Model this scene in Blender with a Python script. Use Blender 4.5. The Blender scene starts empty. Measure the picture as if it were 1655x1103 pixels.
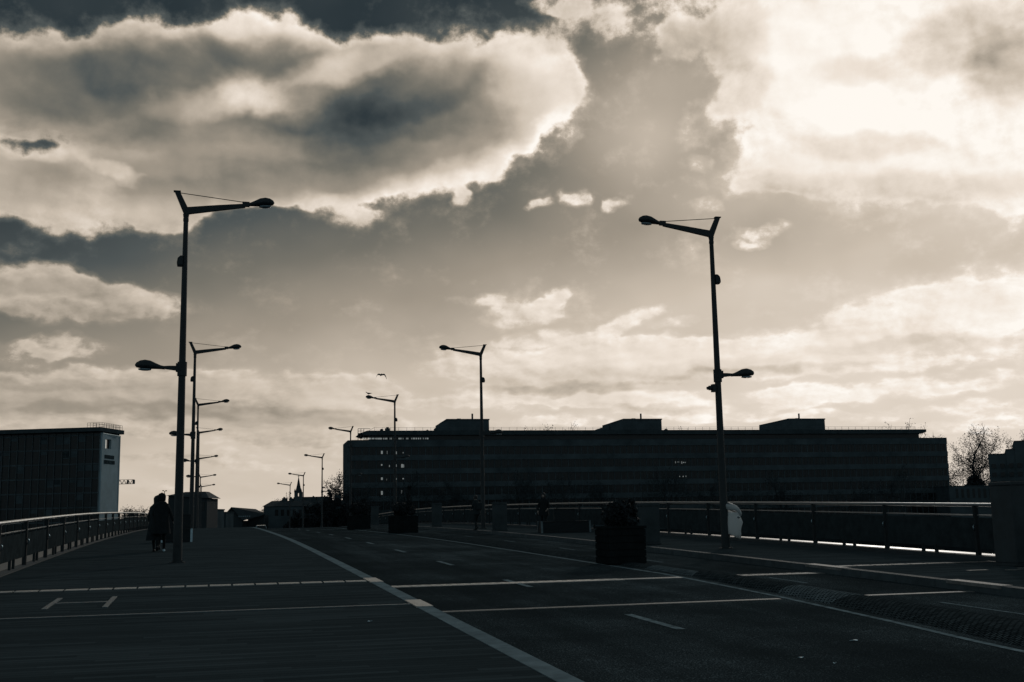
import bpy, bmesh, math, random
from mathutils import Vector, Matrix, noise as mnoise
R = math.radians
random.seed(7)
scene = bpy.context.scene
COL = scene.collection

# ------------------------------------------------------------------ camera
cam_data = bpy.data.cameras.new("camera")
cam = bpy.data.objects.new("camera", cam_data)
COL.objects.link(cam)
scene.camera = cam
cam_data.sensor_width = 36.0
cam_data.lens = 36.0 * 1842.0 / 1655.0
cam_data.clip_start = 0.1
cam_data.clip_end = 6000.0
yaw, pitch, roll = R(14.84), R(8.793), R(1.1)
fwd = Vector((math.sin(yaw) * math.cos(pitch), math.cos(yaw) * math.cos(pitch), math.sin(pitch)))
right0 = Vector((math.cos(yaw), -math.sin(yaw), 0))
up0 = right0.cross(fwd)
rx = right0 * math.cos(roll) - up0 * math.sin(roll)
ux = up0 * math.cos(roll) + right0 * math.sin(roll)
m = Matrix((rx, ux, -fwd)).transposed().to_4x4()
m.translation = Vector((0, 0, 1.66))
cam.matrix_world = m

scene.view_settings.view_transform = 'Standard'
scene.view_settings.look = 'None'
scene.view_settings.exposure = 0
scene.view_settings.gamma = 1
# ------------------------------------------------------------------ sky
# every entry: azimuth, elevation (less 1.243), half width, half height (degrees), tilt, weight, inner radius
COVER = [
    (2.45, 18.76, 14.206, 3.455, 0.012, 1, 0.4),
    (-2.86, 20.37, 3.249, 2.089, 0.085, 0.8, 0.2),
    (2.26, 22.16, 2.794, 1.594, 0.06, 0.9, 0.1),
    (-7.56, 19.35, 4.177, 1.713, 0.108, 0.9, 0.2),
    (10.66, 20.35, 6.728, 2.301, 0.006, 0.9, 0.3),
    (15.83, 20.42, 2.586, 2.363, -0.023, 0.9, 0.3),
    (6.5, 16.98, 9.066, 1.972, 0.17, 0.9, 0.3),
    (13.83, 17.17, 2.83, 1.389, 0.62, 0.8, 0.3),
    (-0.56, 16.85, 5.967, 1.754, 0.057, 0.8, 0.2),
    (9.34, 15.66, 3.485, 1.213, 0.207, 0.5, 0.2),
    (4.02, 14.96, 3.389, 0.962, 0.029, 0.4, 0.2),
    (18.07, 19.76, 1.288, 1.186, -0.036, 0.35, 0.1),
    (-10.78, 18.2, 3.18, 2.446, 0.121, 0.6, 0.3),
    (-6.28, 14.26, 5.691, 1.725, -0.001, 1.25, 0.3),
    (-9.58, 14.87, 2.935, 1.62, 0.092, 0.8, 0.3),
    (-2.72, 14.02, 2.034, 1.114, 0.055, 1.1, 0.3),
    (3.71, 15.19, 5.843, 0.899, 0.098, 0.75, 0.3),
    (-8.68, 16.08, 1.477, 0.48, -0.122, -0.75, 0.1),
    (-4.62, 15.27, 1.547, 0.468, -0.378, -0.6, 0.1),
    (6.35, 13.81, 1.714, 0.669, 0.016, 0.8, 0.2),
    (12.35, 14.69, 0.573, 0.428, -0.008, 0.6, 0.1),
    (36.38, 18.46, 9.806, 5.288, -0.133, 1.1, 0.35),
    (26.82, 23.13, 7.173, 2.257, -0.093, 0.75, 0.1),
    (29.78, 20.69, 3.95, 2.278, -0.105, 0.7, 0.1),
    (31.39, 17.35, 4.151, 2.604, -0.103, 0.6, 0.3),
    (28.11, 15.14, 2.264, 1.047, 0.094, 0.8, 0.2),
    (34.97, 14.35, 7.332, 1.008, -0.106, 0.7, 0.3),
    (25.33, 18.18, 2.107, 0.919, 0.609, 0.5, 0.1),
    (23.59, 21.53, 1.465, 0.943, 0.955, 0.5, 0.1),
    (24.3, 19.73, 2.449, 1.511, 0.428, -0.3, 0.1),
    (22.18, 18.08, 1.901, 1.788, -0.056, 0.12, 0.1),
    (19.14, 22.94, 2.267, 1.153, -0.044, 0.4, 0.1),
    (17.55, 24.01, 1.629, 0.571, -0.034, 0.6, 0.2),
    (39.56, 13.25, 2.118, 0.84, -0.123, 0.6, 0.2),
    (16.52, 14.43, 0.699, 0.277, 0.227, 0.62, 0.1),
    (18.18, 14.6, 0.763, 0.428, -0.201, 0.7, 0.1),
    (20.23, 14.16, 0.948, 0.336, -0.041, 0.7, 0.1),
    (19.13, 14.35, 0.381, 0.367, -0.037, -0.35, 0.1),
    (27.81, 12.31, 1.083, 0.483, 0.142, 0.72, 0.1),
    (26.94, 11.76, 0.607, 0.242, -0.062, 0.6, 0.1),
    (29.45, 12.08, 1.195, 0.358, -0.247, 0.28, 0.1),
    (24.67, 15.99, 0.623, 0.42, -0.064, 0.4, 0.1),
    (24.82, 13.86, 1.237, 0.333, -0.06, 0.5, 0.1),
    (17.01, 9.79, 1.007, 0.435, 0.233, 0.8, 0.2),
    (15.57, 8.89, 1.887, 0.622, 0.151, 0.8, 0.2),
    (13.85, 9.48, 0.945, 0.311, -0.016, 0.6, 0.2),
    (20.83, 8.49, 1.709, 0.403, 0.348, 0.75, 0.2),
    (15.86, 7.73, 2.509, 0.373, 0.065, 0.6, 0.2),
    (23.05, 8.29, 1.54, 0.246, -0.04, 0.4, 0.1),
    (-6.41, 9.22, 5.48, 0.957, 0.041, 1, 0.3),
    (-8.07, 10.16, 2.42, 0.802, 0.053, 0.8, 0.2),
    (-6.89, 7.18, 1.898, 0.579, 0.029, 0.7, 0.2),
    (-9.01, 6.68, 1.576, 0.57, 0.03, 0.6, 0.2),
    (-4.64, 5.18, 6.097, 0.996, 0.011, 0.9, 0.3),
    (1.98, 4.92, 5.915, 1.15, -0.0, 0.95, 0.3),
    (6.5, 4.75, 3.05, 1.289, -0.007, 0.9, 0.3),
    (-8.41, 4.56, 3.687, 0.999, 0.013, 0.7, 0.2),
    (-2.63, 3.43, 8.448, 0.532, -0.002, 0.7, 0.2),
    (4.69, 3.09, 6.001, 0.67, -0.01, 0.7, 0.2),
    (0.78, 6.88, 1.778, 0.601, 0.544, 0.35, 0.1),
    (-1.18, 1.94, 8.543, 0.355, -0.01, 0.5, 0.2),
    (18.95, 6.26, 7.429, 1.302, 0.043, 0.95, 0.3),
    (20.53, 6.83, 3.718, 0.928, -0.031, 0.6, 0.3),
    (28.13, 6.69, 5.919, 0.908, 0.007, 0.85, 0.2),
    (35.11, 7.78, 5.53, 1.285, 0.078, 0.85, 0.2),
    (38.42, 8.54, 3.711, 1.427, -0.084, 0.7, 0.3),
    (25.69, 5.67, 8.978, 0.61, -0.002, 0.45, 0.2),
    (33.6, 6.11, 6.998, 0.884, -0.001, 0.6, 0.2),
    (21.68, 4.33, 3.679, 0.616, -0.028, 0.9, 0.3),
    (29.49, 4.37, 2.914, 0.54, -0.04, 0.8, 0.3),
    (15.18, 4.79, 4.666, 0.559, -0.02, 0.7, 0.3),
    (36.54, 4.63, 4.305, 0.404, -0.052, 0.6, 0.2),
    (25.9, 3.59, 4.186, 0.365, -0.032, 0.6, 0.2),
    (37.78, 3.28, 2.372, 0.514, -0.045, 0.7, 0.2),
    (15.77, 3.54, 4.652, 0.371, -0.02, 0.6, 0.2),
    (11.45, 6.1, 1.869, 0.465, -0.013, 0.4, 0.1),
    (-6.26, 4.15, 7.031, 0.463, 0.044, 0.7, 0.2),
    (2.29, 3.71, 5.324, 0.423, -0.005, 0.6, 0.2),
    (4.09, 2.64, 4.783, 0.364, -0.011, 0.55, 0.2),
    (7.73, 3.36, 1.836, 0.43, -0.012, 0.5, 0.2),
    (-5.38, 2.12, 7.08, 0.347, -0.007, 0.45, 0.2),
    (2.61, 1.45, 5.895, 0.301, -0.014, 0.5, 0.2),
    (-0.29, 0.45, 4.598, 0.296, -0.018, 0.4, 0.2),
    (19.52, 4.54, 3.709, 0.433, -0.026, 0.5, 0.2),
    (33.49, 4.2, 3.353, 0.353, -0.045, 0.5, 0.2),
    (32.03, 3.31, 4.531, 0.296, -0.038, 0.5, 0.2),
    (37.47, 2.58, 3.17, 0.285, -0.039, 0.5, 0.2),
    (11.43, 4.39, 2.482, 0.31, -0.015, 0.5, 0.2),
]
SHADE = [
    (-4.46, 19.86, 3.75, 0.96, 0.025, -0.06, 0.1),
    (0.58, 21.11, 4.552, 0.862, -0.031, -0.12, 0.1),
    (5.25, 18.44, 3.757, 1.48, 0.032, -0.12, 0.1),
    (9.69, 19.87, 4.163, 1.183, 0.204, -0.16, 0.1),
    (9.04, 17.92, 4.768, 1.317, 0.241, -0.1, 0.1),
    (-5.83, 17.9, 4.815, 1.412, 0.09, -0.05, 0.1),
    (6.5, 20.97, 2.862, 0.698, 0.127, 0.18, 0.1),
    (-0.45, 18.95, 3.619, 0.807, 0.115, 0.16, 0.1),
    (2.46, 17.15, 3.975, 0.771, -0.024, 0.1, 0.1),
    (-3.2, 16.1, 4.936, 0.869, 0.067, 0.1, 0.1),
    (16.45, 19.22, 1.886, 3.37, 0.549, 0.16, 0.1),
    (10.29, 15.36, 6.326, 0.792, 0.269, 0.12, 0.1),
    (-0.67, 22.86, 9.922, 0.841, 0.03, 0.08, 0.1),
    (2.41, 22.37, 2.799, 1.137, 0.06, 0.08, 0.1),
    (-6.57, 14.41, 5.274, 1.716, 0.074, 0.06, 0.1),
    (24.2, 21.05, 3.724, 1.628, 0.252, -0.22, 0.1),
    (26.62, 19.25, 1.787, 1.218, 0.598, -0.1, 0.1),
    (18.92, 5.08, 7.41, 0.279, 0.009, -0.1, 0.1),
    (28.08, 5.57, 5.907, 0.272, 0.011, -0.09, 0.1),
    (35.02, 6.47, 5.519, 0.35, 0.05, -0.09, 0.1),
    (21.66, 3.9, 3.37, 0.215, -0.027, -0.08, 0.1),
    (32.13, 5.09, 6.247, 0.237, -0.011, -0.08, 0.1),
    (37.64, 20.23, 3.523, 1.403, 0.197, -0.16, 0.1),
    (39.45, 18.84, 1.623, 1.632, -0.158, -0.22, 0.1),
    (32.78, 16.04, 3.205, 0.637, -0.105, -0.1, 0.1),
    (32.41, 19.54, 1.775, 0.709, -0.118, -0.1, 0.1),
    (33.23, 13.95, 6.898, 0.816, -0.096, -0.1, 0.1),
    (18.5, 23.11, 3.243, 1.728, -0.04, -0.09, 0.2),
    (35.28, 18.89, 9.105, 4.197, -0.129, 0.07, 0.3),
    (-6.65, 8.34, 5.45, 0.724, 0.036, -0.12, 0.1),
    (-7.52, 9.75, 3.248, 0.403, 0.048, -0.06, 0.1),
    (-2.65, 4.17, 8.462, 0.355, 0.002, -0.07, 0.1),
    (5.29, 3.84, 5.433, 0.367, -0.008, -0.07, 0.1),
    (-6.83, 5.21, 4.316, 0.289, 0.015, -0.05, 0.1),
    (18.93, 5.48, 7.416, 0.558, -0.026, -0.07, 0.1),
    (27.8, 5.95, 6.511, 0.424, -0.043, -0.05, 0.1),
]
BASE = [
    (35.34, 19.73, 14.696, 7.756, -0.129, 0.1, 0.1),
    (20.99, 20.52, 4.794, 4.105, -0.053, 0.12, 0.1),
    (24.08, 18.27, 5.95, 4.142, -0.066, 0.13, 0.1),
    (19.32, 18.52, 4.475, 3.284, -0.041, 0.05, 0.1),
    (18.94, 16.43, 4.773, 2.724, -0.038, 0.05, 0.1),
    (1.04, 9.75, 7.411, 3.617, 0.021, 0.02, 0.1),
    (23.7, 16.8, 4.695, 2.692, -0.061, -0.04, 0.1),
    (-8.12, 11.73, 7.003, 1.998, 0.062, -0.03, 0.1),
    (33.09, 11.61, 7.996, 1.764, -0.083, -0.06, 0.1),
]
BELLY = [
    (2.75, 19.07, 15.118, 4.385, 0.01, -0.27, 0.5),
    (-6.85, 14.68, 4.431, 1.141, 0.077, -0.1, 0.3),
    (-5.45, 4.59, 7.117, 0.874, 0.009, -0.05, 0.3),
]

SUN_AZ, SUN_EL = 33.0, 22.0        # degrees from +Y towards +X, above the horizon

world = bpy.data.worlds.new("World")
scene.world = world
world.use_nodes = True
world.cycles.sampling_method = 'MANUAL'
world.cycles.sample_map_resolution = 512
nt = world.node_tree
nt.nodes.clear()
N, Lk = nt.nodes, nt.links

def nd(kind, **kw):
    n = N.new(kind)
    for k, v in kw.items():
        setattr(n, k, v)
    return n
def setin(sock, v):
    if isinstance(v, bpy.types.NodeSocket):
        Lk.new(v, sock)
    else:
        sock.default_value = v
def math_(op, a, b=0.0, c=0.0, clamp=False):
    n = nd('ShaderNodeMath', operation=op, use_clamp=clamp)
    setin(n.inputs[0], a)
    setin(n.inputs[1], b)
    setin(n.inputs[2], c)
    return n.outputs[0]
def vmath(op, a, b=None):
    n = nd('ShaderNodeVectorMath', operation=op)
    setin(n.inputs[0], a)
    if b is not None:
        setin(n.inputs[1], b)
    return n.outputs['Value'] if op in ('LENGTH', 'DOT_PRODUCT') else n.outputs[0]
def maprange(v, f0, f1, t0=0.0, t1=1.0, kind='SMOOTHSTEP'):
    n = nd('ShaderNodeMapRange', interpolation_type=kind)
    setin(n.inputs['Value'], v)
    for k, x in zip(('From Min', 'From Max', 'To Min', 'To Max'), (f0, f1, t0, t1)):
        setin(n.inputs[k], x)
    return n.outputs[0]
def fbm(vec, scale, detail=6.0, rough=0.55, dist=0.0):
    n = nd('ShaderNodeTexNoise', noise_dimensions='3D')
    setin(n.inputs['Vector'], vec)
    n.inputs['Scale'].default_value = scale
    n.inputs['Detail'].default_value = detail
    n.inputs['Roughness'].default_value = rough
    n.inputs['Distortion'].default_value = dist
    return n.outputs[0]
def blobs(vec, quad, table):
    """sum of soft ellipses; quad holds (x*x, x*y, y*y) of vec for the tilted ones"""
    acc = 0.0
    for (a, e, w, h, t, amp, inner) in table:
        if abs(t) < 0.06:
            n = nd('ShaderNodeVectorMath', operation='MULTIPLY_ADD')
            setin(n.inputs[0], vec)
            n.inputs[1].default_value = (1 / w, 1 / h, 0)
            n.inputs[2].default_value = (-a / w, -e / h, 0)
            d2 = vmath('DOT_PRODUCT', n.outputs[0], n.outputs[0])
        else:
            c, s_ = math.cos(t), math.sin(t)
            A = c * c / w / w + s_ * s_ / h / h
            B = 2 * c * s_ * (1 / w / w - 1 / h / h)
            D = s_ * s_ / w / w + c * c / h / h
            lin_ = vmath('DOT_PRODUCT', vec, (-2 * A * a - B * e, -2 * D * e - B * a, 0))
            qd = vmath('DOT_PRODUCT', quad, (A, B, D))
            d2 = math_('ADD', math_('ADD', qd, lin_), A * a * a + B * a * e + D * e * e)
        acc = math_('MULTIPLY_ADD', maprange(d2, 1.9, inner * inner), amp, acc)
    return acc
def quadratic(vec):
    sp = nd('ShaderNodeSeparateXYZ')
    setin(sp.inputs[0], vec)
    cb = nd('ShaderNodeCombineXYZ')
    setin(cb.inputs[0], math_('MULTIPLY', sp.outputs[0], sp.outputs[0]))
    setin(cb.inputs[1], math_('MULTIPLY', sp.outputs[0], sp.outputs[1]))
    setin(cb.inputs[2], math_('MULTIPLY', sp.outputs[1], sp.outputs[1]))
    return cb.outputs[0]

geo = nd('ShaderNodeTexCoord')
dirv = vmath('NORMALIZE', geo.outputs['Generated'])
sep = nd('ShaderNodeSeparateXYZ')
Lk.new(dirv, sep.inputs[0])
az = math_('MULTIPLY', math_('ARCTAN2', sep.outputs[0], sep.outputs[1]), 180 / math.pi)
el = math_('MULTIPLY_ADD', math_('ARCSINE', sep.outputs[2]), 180 / math.pi, -1.243)
comb = nd('ShaderNodeCombineXYZ')
Lk.new(az, comb.inputs[0])
Lk.new(el, comb.inputs[1])
P = comb.outputs[0]
# clouds flatten towards the horizon: stretch the noise there
el_s = math_('MULTIPLY_ADD', el, 1.15, math_('MULTIPLY', math_('SUBTRACT', 1.0, math_('EXPONENT', math_('MULTIPLY', el, -0.2))), 9.0))
comb2 = nd('ShaderNodeCombineXYZ')
Lk.new(az, comb2.inputs[0])
Lk.new(el_s, comb2.inputs[1])
Q = comb2.outputs[0]

# slow warp makes the cloud outlines uneven
wn = nd('ShaderNodeTexNoise', noise_dimensions='3D')
Lk.new(Q, wn.inputs['Vector'])
wn.inputs['Scale'].default_value = 0.55
wn.inputs['Detail'].default_value = 3.0
warp = vmath('MULTIPLY', vmath('SUBTRACT', wn.outputs['Color'], (0.5, 0.5, 0.5)), (2.2, 1.2, 0.0))
PW = vmath('ADD', P, warp)
P2, PW2 = quadratic(P), quadratic(PW)

n_big = fbm(Q, 0.30, 8.0, 0.55, 0.12)
n_off = fbm(vmath('ADD', Q, (0.35, 0.30, 0.0)), 0.30, 8.0, 0.55, 0.12)
n_soft = fbm(Q, 0.22, 2.5, 0.5)
n_fine = fbm(vmath('ADD', Q, (31.0, 7.0, 2.0)), 1.3, 7.0, 0.62)

# behind the viewer and overhead: unseen broken cloud, shaped to fill the shadows
away = maprange(vmath('LENGTH', vmath('MULTIPLY', vmath('SUBTRACT', P, (15.0, 12.0, 0.0)), (0.023, 0.035, 0.0))), 0.9, 1.4)
far_n = fbm(dirv, 2.4, 4.0, 0.55)
cover = blobs(PW, PW2, COVER)
cover_n = math_('MULTIPLY_ADD', math_('SUBTRACT', n_big, 0.5), 1.7, cover)
cover_n = math_('MULTIPLY_ADD', math_('SUBTRACT', n_fine, 0.5), 0.85, cover_n)
mask = maprange(cover_n, 0.24, 0.84)
veil = maprange(cover_n, 0.0, 0.62, 0.0, 0.30)
mask = math_('MAXIMUM', mask, veil)

# clear sky tone: from the Sky Texture plus the glow round the sun
sky = nd('ShaderNodeTexSky', sky_type='NISHITA')
sky.sun_disc = False
sky.sun_elevation = R(SUN_EL)
sky.sun_rotation = R(SUN_AZ)
bw = nd('ShaderNodeRGBToBW')
Lk.new(sky.outputs[0], bw.inputs[0])
nish = math_('MULTIPLY', bw.outputs[0], 0.0025)
q = math_('MULTIPLY_ADD', maprange(az, -20.0, 45.0, -20.0, 45.0, 'LINEAR'), -0.25, el)
rampn = nd('ShaderNodeValToRGB')
Lk.new(maprange(q, -5.0, 32.0, 0.0, 1.0, 'LINEAR'), rampn.inputs[0])
cr = rampn.color_ramp
CLEAR = [(-5, .77), (3.0, .73), (5.3, .65), (8.2, .54), (10.6, .42), (13.2, .31), (16.5, .235), (21, .20), (32, .19)]
while len(cr.elements) < len(CLEAR):
    cr.elements.new(0.5)
for e_, (p_, v_) in zip(cr.elements, CLEAR):
    e_.position = (p_ + 5.0) / 37.0
    e_.color = (v_, v_, v_, 1)
tone_clear = math_('ADD', rampn.outputs[0], nish)
tone_clear = math_('ADD', blobs(P, P2, BASE), tone_clear)
tone_clear = math_('MULTIPLY_ADD', math_('SUBTRACT', n_soft, 0.5), 0.10, tone_clear)

# cloud tone: brighter towards the sun, dark undersides, billows lit from the sun's side
tone_cloud = maprange(az, -8.0, 32.0, 0.70, 0.93)
tone_cloud = math_('ADD', blobs(PW, PW2, SHADE), tone_cloud)
tone_cloud = math_('MULTIPLY_ADD', math_('SUBTRACT', n_off, n_big), maprange(cover, 0.8, 2.0, -0.60, -0.22), tone_cloud)
tone_cloud = math_('MULTIPLY_ADD', math_('SUBTRACT', n_soft, 0.5), 0.16, tone_cloud)
rim = maprange(cover_n, 0.5, 1.1, 0.05, 0.0)
belly = math_('MULTIPLY', blobs(P, P2, BELLY), maprange(math_('MULTIPLY_ADD', math_('SUBTRACT', n_big, 0.5), 1.6, cover), 0.8, 2.1))
tone_cloud = math_('ADD', tone_cloud, belly)
tone_cloud = math_('ADD', tone_cloud, rim)

mix = nd('ShaderNodeMix', data_type='FLOAT')
Lk.new(mask, mix.inputs[0])
Lk.new(tone_clear, mix.inputs[2])
Lk.new(tone_cloud, mix.inputs[3])
tone = mix.outputs[0]
tone_away = math_('MULTIPLY_ADD', maprange(far_n, 0.38, 0.62), 0.14, maprange(el, 5.0, 42.0, 0.46, 0.17))
# slate shadows, cream highlights
def lin(c):
    return tuple((x / 255 / 12.92) if x / 255 <= 0.04045 else ((x / 255 + 0.055) / 1.055) ** 2.4 for x in c)
duo = nd('ShaderNodeValToRGB')
Lk.new(tone, duo.inputs[0])
DUO = [(0.10, (24, 29, 32)), (0.20, (44, 54, 59)), (0.33, (80, 86, 86)), (0.45, (117, 114, 105)), (0.60, (158, 148, 134)), (0.75, (203, 190, 174)), (0.90, (238, 226, 213)), (1.0, (255, 249, 241))]
cr = duo.color_ramp
while len(cr.elements) < len(DUO):
    cr.elements.new(0.5)
for e_, (p_, c_) in zip(cr.elements, DUO):
    e_.position = p_
    e_.color = (*lin(c_), 1)
# unseen rear sky coloured slate blue so that it tints the shadows
cold = nd('ShaderNodeValToRGB')
Lk.new(tone_away, cold.inputs[0])
for e_, (p_, c_) in zip(cold.color_ramp.elements, ((0.10, (22, 27, 30)), (0.65, (130, 145, 150)))):
    e_.position = p_
    e_.color = (*lin(c_), 1)
both = nd('ShaderNodeMix', data_type='RGBA')
Lk.new(away, both.inputs[0])
Lk.new(duo.outputs[0], both.inputs[6])
Lk.new(cold.outputs[0], both.inputs[7])
gain = nd('ShaderNodeMix', data_type='RGBA', blend_type='MULTIPLY')
gain.inputs[0].default_value = 1.0
Lk.new(both.outputs[2], gain.inputs[6])
gain.inputs[7].default_value = (10, 10, 10, 1)
bg = nd('ShaderNodeBackground')
bg.inputs['Strength'].default_value = 0.1
Lk.new(gain.outputs[2], bg.inputs['Color'])
out = nd('ShaderNodeOutputWorld')
Lk.new(bg.outputs[0], out.inputs['Surface'])

# ------------------------------------------------------------------ sun
sun_data = bpy.data.lights.new("sun", 'SUN')
sun_data.energy = 0.4
sun_data.angle = R(4.0)
sun_data.color = (1.0, 0.95, 0.88)
sun = bpy.data.objects.new("sun", sun_data)
COL.objects.link(sun)
sd = Vector((math.sin(R(SUN_AZ)) * math.cos(R(SUN_EL)), math.cos(R(SUN_AZ)) * math.cos(R(SUN_EL)), math.sin(R(SUN_EL))))
sun.rotation_euler = sd.to_track_quat('Z', 'Y').to_euler()
sun.location = sd * 200

# ------------------------------------------------------------------ helpers
CAM = Vector((0, 0, 1.66))
def at(px, py, d):
    """world point seen at photograph pixel (px, py), d metres ahead of the camera"""
    v = fwd * 1842.0 + rx * (px - 827.5) + ux * (551.5 - py)
    return CAM + v * (d / 1842.0)

class MB:
    def __init__(self):
        self.v, self.f, self.mi, self.cur = [], [], [], 0
    def add(self, vs, fs):
        o = len(self.v)
        self.v += [tuple(p) for p in vs]
        for f in fs:
            self.f.append(tuple(i + o for i in f))
            self.mi.append(self.cur)
        return self
    def frame(self, o, u, w, n, a0, a1, b0, b1, c0, c1):
        """box between a0..a1 along u, b0..b1 along w, c0..c1 along n"""
        vs = [o + u * a + w * b + n * c for c in (c0, c1) for b in (b0, b1) for a in (a0, a1)]
        return self.add(vs, [(0, 2, 3, 1), (4, 5, 7, 6), (0, 1, 5, 4), (2, 6, 7, 3), (0, 4, 6, 2), (1, 3, 7, 5)])
    def box(self, x0, x1, y0, y1, z0, z1, bev=0.0):
        if bev <= 0:
            return self.frame(Vector((0, 0, 0)), Vector((1, 0, 0)), Vector((0, 1, 0)), Vector((0, 0, 1)), x0, x1, y0, y1, z0, z1)
        bm = bmesh.new()
        bmesh.ops.create_cube(bm, size=1.0)
        for q in bm.verts:
            q.co = Vector((x0 + (q.co.x + .5) * (x1 - x0), y0 + (q.co.y + .5) * (y1 - y0), z0 + (q.co.z + .5) * (z1 - z0)))
        bmesh.ops.bevel(bm, geom=bm.edges[:], offset=bev, segments=2, profile=0.5, affect='EDGES')
        bm.verts.index_update()
        self.add([q.co[:] for q in bm.verts], [[q.index for q in f.verts] for f in bm.faces])
        bm.free()
        return self
    def tube(self, pts, radii, seg=8, cap=True, flat=1.0):
        pts = [Vector(p) for p in pts]
        if not hasattr(radii, '__len__'):
            radii = [radii] * len(pts)
        vs, fs = [], []
        ref = None
        for i, p in enumerate(pts):
            d = (pts[min(i + 1, len(pts) - 1)] - pts[max(i - 1, 0)])
            if d.length < 1e-9:
                d = Vector((0, 0, 1))
            d.normalize()
            if ref is None:
                ref = Vector((0, 0, 1)) if abs(d.z) < 0.9 else Vector((0, 1, 0))
            a = d.cross(ref).normalized()
            b = a.cross(d).normalized()
            ref = b
            for k in range(seg):
                t = 2 * math.pi * (k + 0.5) / seg
                vs.append(p + (a * math.cos(t) + b * math.sin(t) * flat) * radii[i])
        for i in range(len(pts) - 1):
            for k in range(seg):
                k2 = (k + 1) % seg
                fs.append((i * seg + k, i * seg + k2, (i + 1) * seg + k2, (i + 1) * seg + k))
        if cap:
            fs.append(tuple(range(seg - 1, -1, -1)))
            n = (len(pts) - 1) * seg
            fs.append(tuple(range(n, n + seg)))
        return self.add(vs, fs)
    def prism(self, poly, o, u, w, n, c0, c1):
        """polygon (a, b) in the u/w plane, pushed from c0 to c1 along n"""
        k = len(poly)
        vs = [o + u * a + w * b + n * c0 for a, b in poly] + [o + u * a + w * b + n * c1 for a, b in poly]
        fs = [tuple(range(k - 1, -1, -1)), tuple(range(k, 2 * k))]
        fs += [(i, (i + 1) % k, k + (i + 1) % k, k + i) for i in range(k)]
        return self.add(vs, fs)
    def loft(self, rings, cap=True):
        k = len(rings[0])
        vs = [p for r_ in rings for p in r_]
        fs = []
        for i in range(len(rings) - 1):
            for j in range(k):
                j2 = (j + 1) % k
                fs.append((i * k + j, i * k + j2, (i + 1) * k + j2, (i + 1) * k + j))
        if cap:
            fs.append(tuple(range(k - 1, -1, -1)))
            n = (len(rings) - 1) * k
            fs.append(tuple(range(n, n + k)))
        return self.add(vs, fs)
    def build(self, name, mats, parent=None, smooth=False, loc=None):
        me = bpy.data.meshes.new(name)
        me.from_pydata(self.v, [], self.f)
        if not isinstance(mats, (list, tuple)):
            mats = [mats]
        for mt_ in mats:
            me.materials.append(mt_)
        if len(mats) > 1:
            me.polygons.foreach_set('material_index', self.mi)
        if smooth:
            me.polygons.foreach_set('use_smooth', [True] * len(me.polygons))
        me.update()
        o = bpy.data.objects.new(name, me)
        COL.objects.link(o)
        if parent is not None:
            o.parent = parent
        if loc is not None:
            o.location = loc
        return o

def tag(o, label, cat, group=None):
    o['label'] = label
    o['category'] = cat
    if group:
        o['group'] = group
    return o
def struct(name, mb, mt_, **kw):
    o = mb.build(name, mt_, **kw)
    o['kind'] = 'structure'
    return o
def thing(name, label, cat, loc=(0, 0, 0), rotz=0.0, group=None):
    o = bpy.data.objects.new(name, None)
    o.empty_display_size = 0.3
    COL.objects.link(o)
    o.location = loc
    o.rotation_euler = (0, 0, rotz)
    return tag(o, label, cat, group)
def kids(o):
    return [c for c in bpy.data.objects if c.parent == o]
def dup(o, parent=None):
    c = o.copy()
    COL.objects.link(c)
    if parent is not None:
        c.parent = parent
    for ch in kids(o):
        dup(ch, c)
    return c

# ------------------------------------------------------------------ materials
def new_mat(name):
    mt_ = bpy.data.materials.new(name)
    mt_.use_nodes = True
    t = mt_.node_tree
    return mt_, t, t.nodes['Principled BSDF']
def mat(name, col, rough=0.6, metal=0.0, var=0.25, scale=2.0, bump=0.0, spec=0.5, emit=None, stretch=(1, 1, 1), detail=5.0):
    mt_, t, b = new_mat(name)
    b.inputs['Roughness'].default_value = rough
    b.inputs['Metallic'].default_value = metal
    b.inputs['Specular IOR Level'].default_value = spec
    tc = t.nodes.new('ShaderNodeTexCoord')
    mp = t.nodes.new('ShaderNodeMapping')
    mp.inputs['Scale'].default_value = stretch
    t.links.new(tc.outputs['Object'], mp.inputs['Vector'])
    nz = t.nodes.new('ShaderNodeTexNoise')
    nz.inputs['Scale'].default_value = scale
    nz.inputs['Detail'].default_value = detail
    nz.inputs['Roughness'].default_value = 0.65
    t.links.new(mp.outputs[0], nz.inputs['Vector'])
    cr_ = t.nodes.new('ShaderNodeValToRGB')
    cr_.color_ramp.elements[0].position = 0.3
    cr_.color_ramp.elements[1].position = 0.7
    cr_.color_ramp.elements[0].color = (*[c * (1 - var) for c in col], 1)
    cr_.color_ramp.elements[1].color = (*[min(1, c * (1 + var)) for c in col], 1)
    t.links.new(nz.outputs[0], cr_.inputs[0])
    t.links.new(cr_.outputs[0], b.inputs['Base Color'])
    mr = t.nodes.new('ShaderNodeMapRange')
    mr.inputs['To Min'].default_value = max(0.02, rough - 0.12)
    mr.inputs['To Max'].default_value = min(1.0, rough + 0.12)
    t.links.new(nz.outputs[0], mr.inputs[0])
    t.links.new(mr.outputs[0], b.inputs['Roughness'])
    if bump:
        bp = t.nodes.new('ShaderNodeBump')
        bp.inputs['Strength'].default_value = bump
        bp.inputs['Distance'].default_value = 0.02
        t.links.new(nz.outputs[0], bp.inputs['Height'])
        t.links.new(bp.outputs[0], b.inputs['Normal'])
    if emit:
        b.inputs['Emission Color'].default_value = (*emit[0], 1)
        b.inputs['Emission Strength'].default_value = emit[1]
    return mt_
def slate(v):
    return (v * 0.72, v * 1.0, v * 1.14)

def cold(v):
    return (v * .75, v * .98, v * 1.08)

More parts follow.
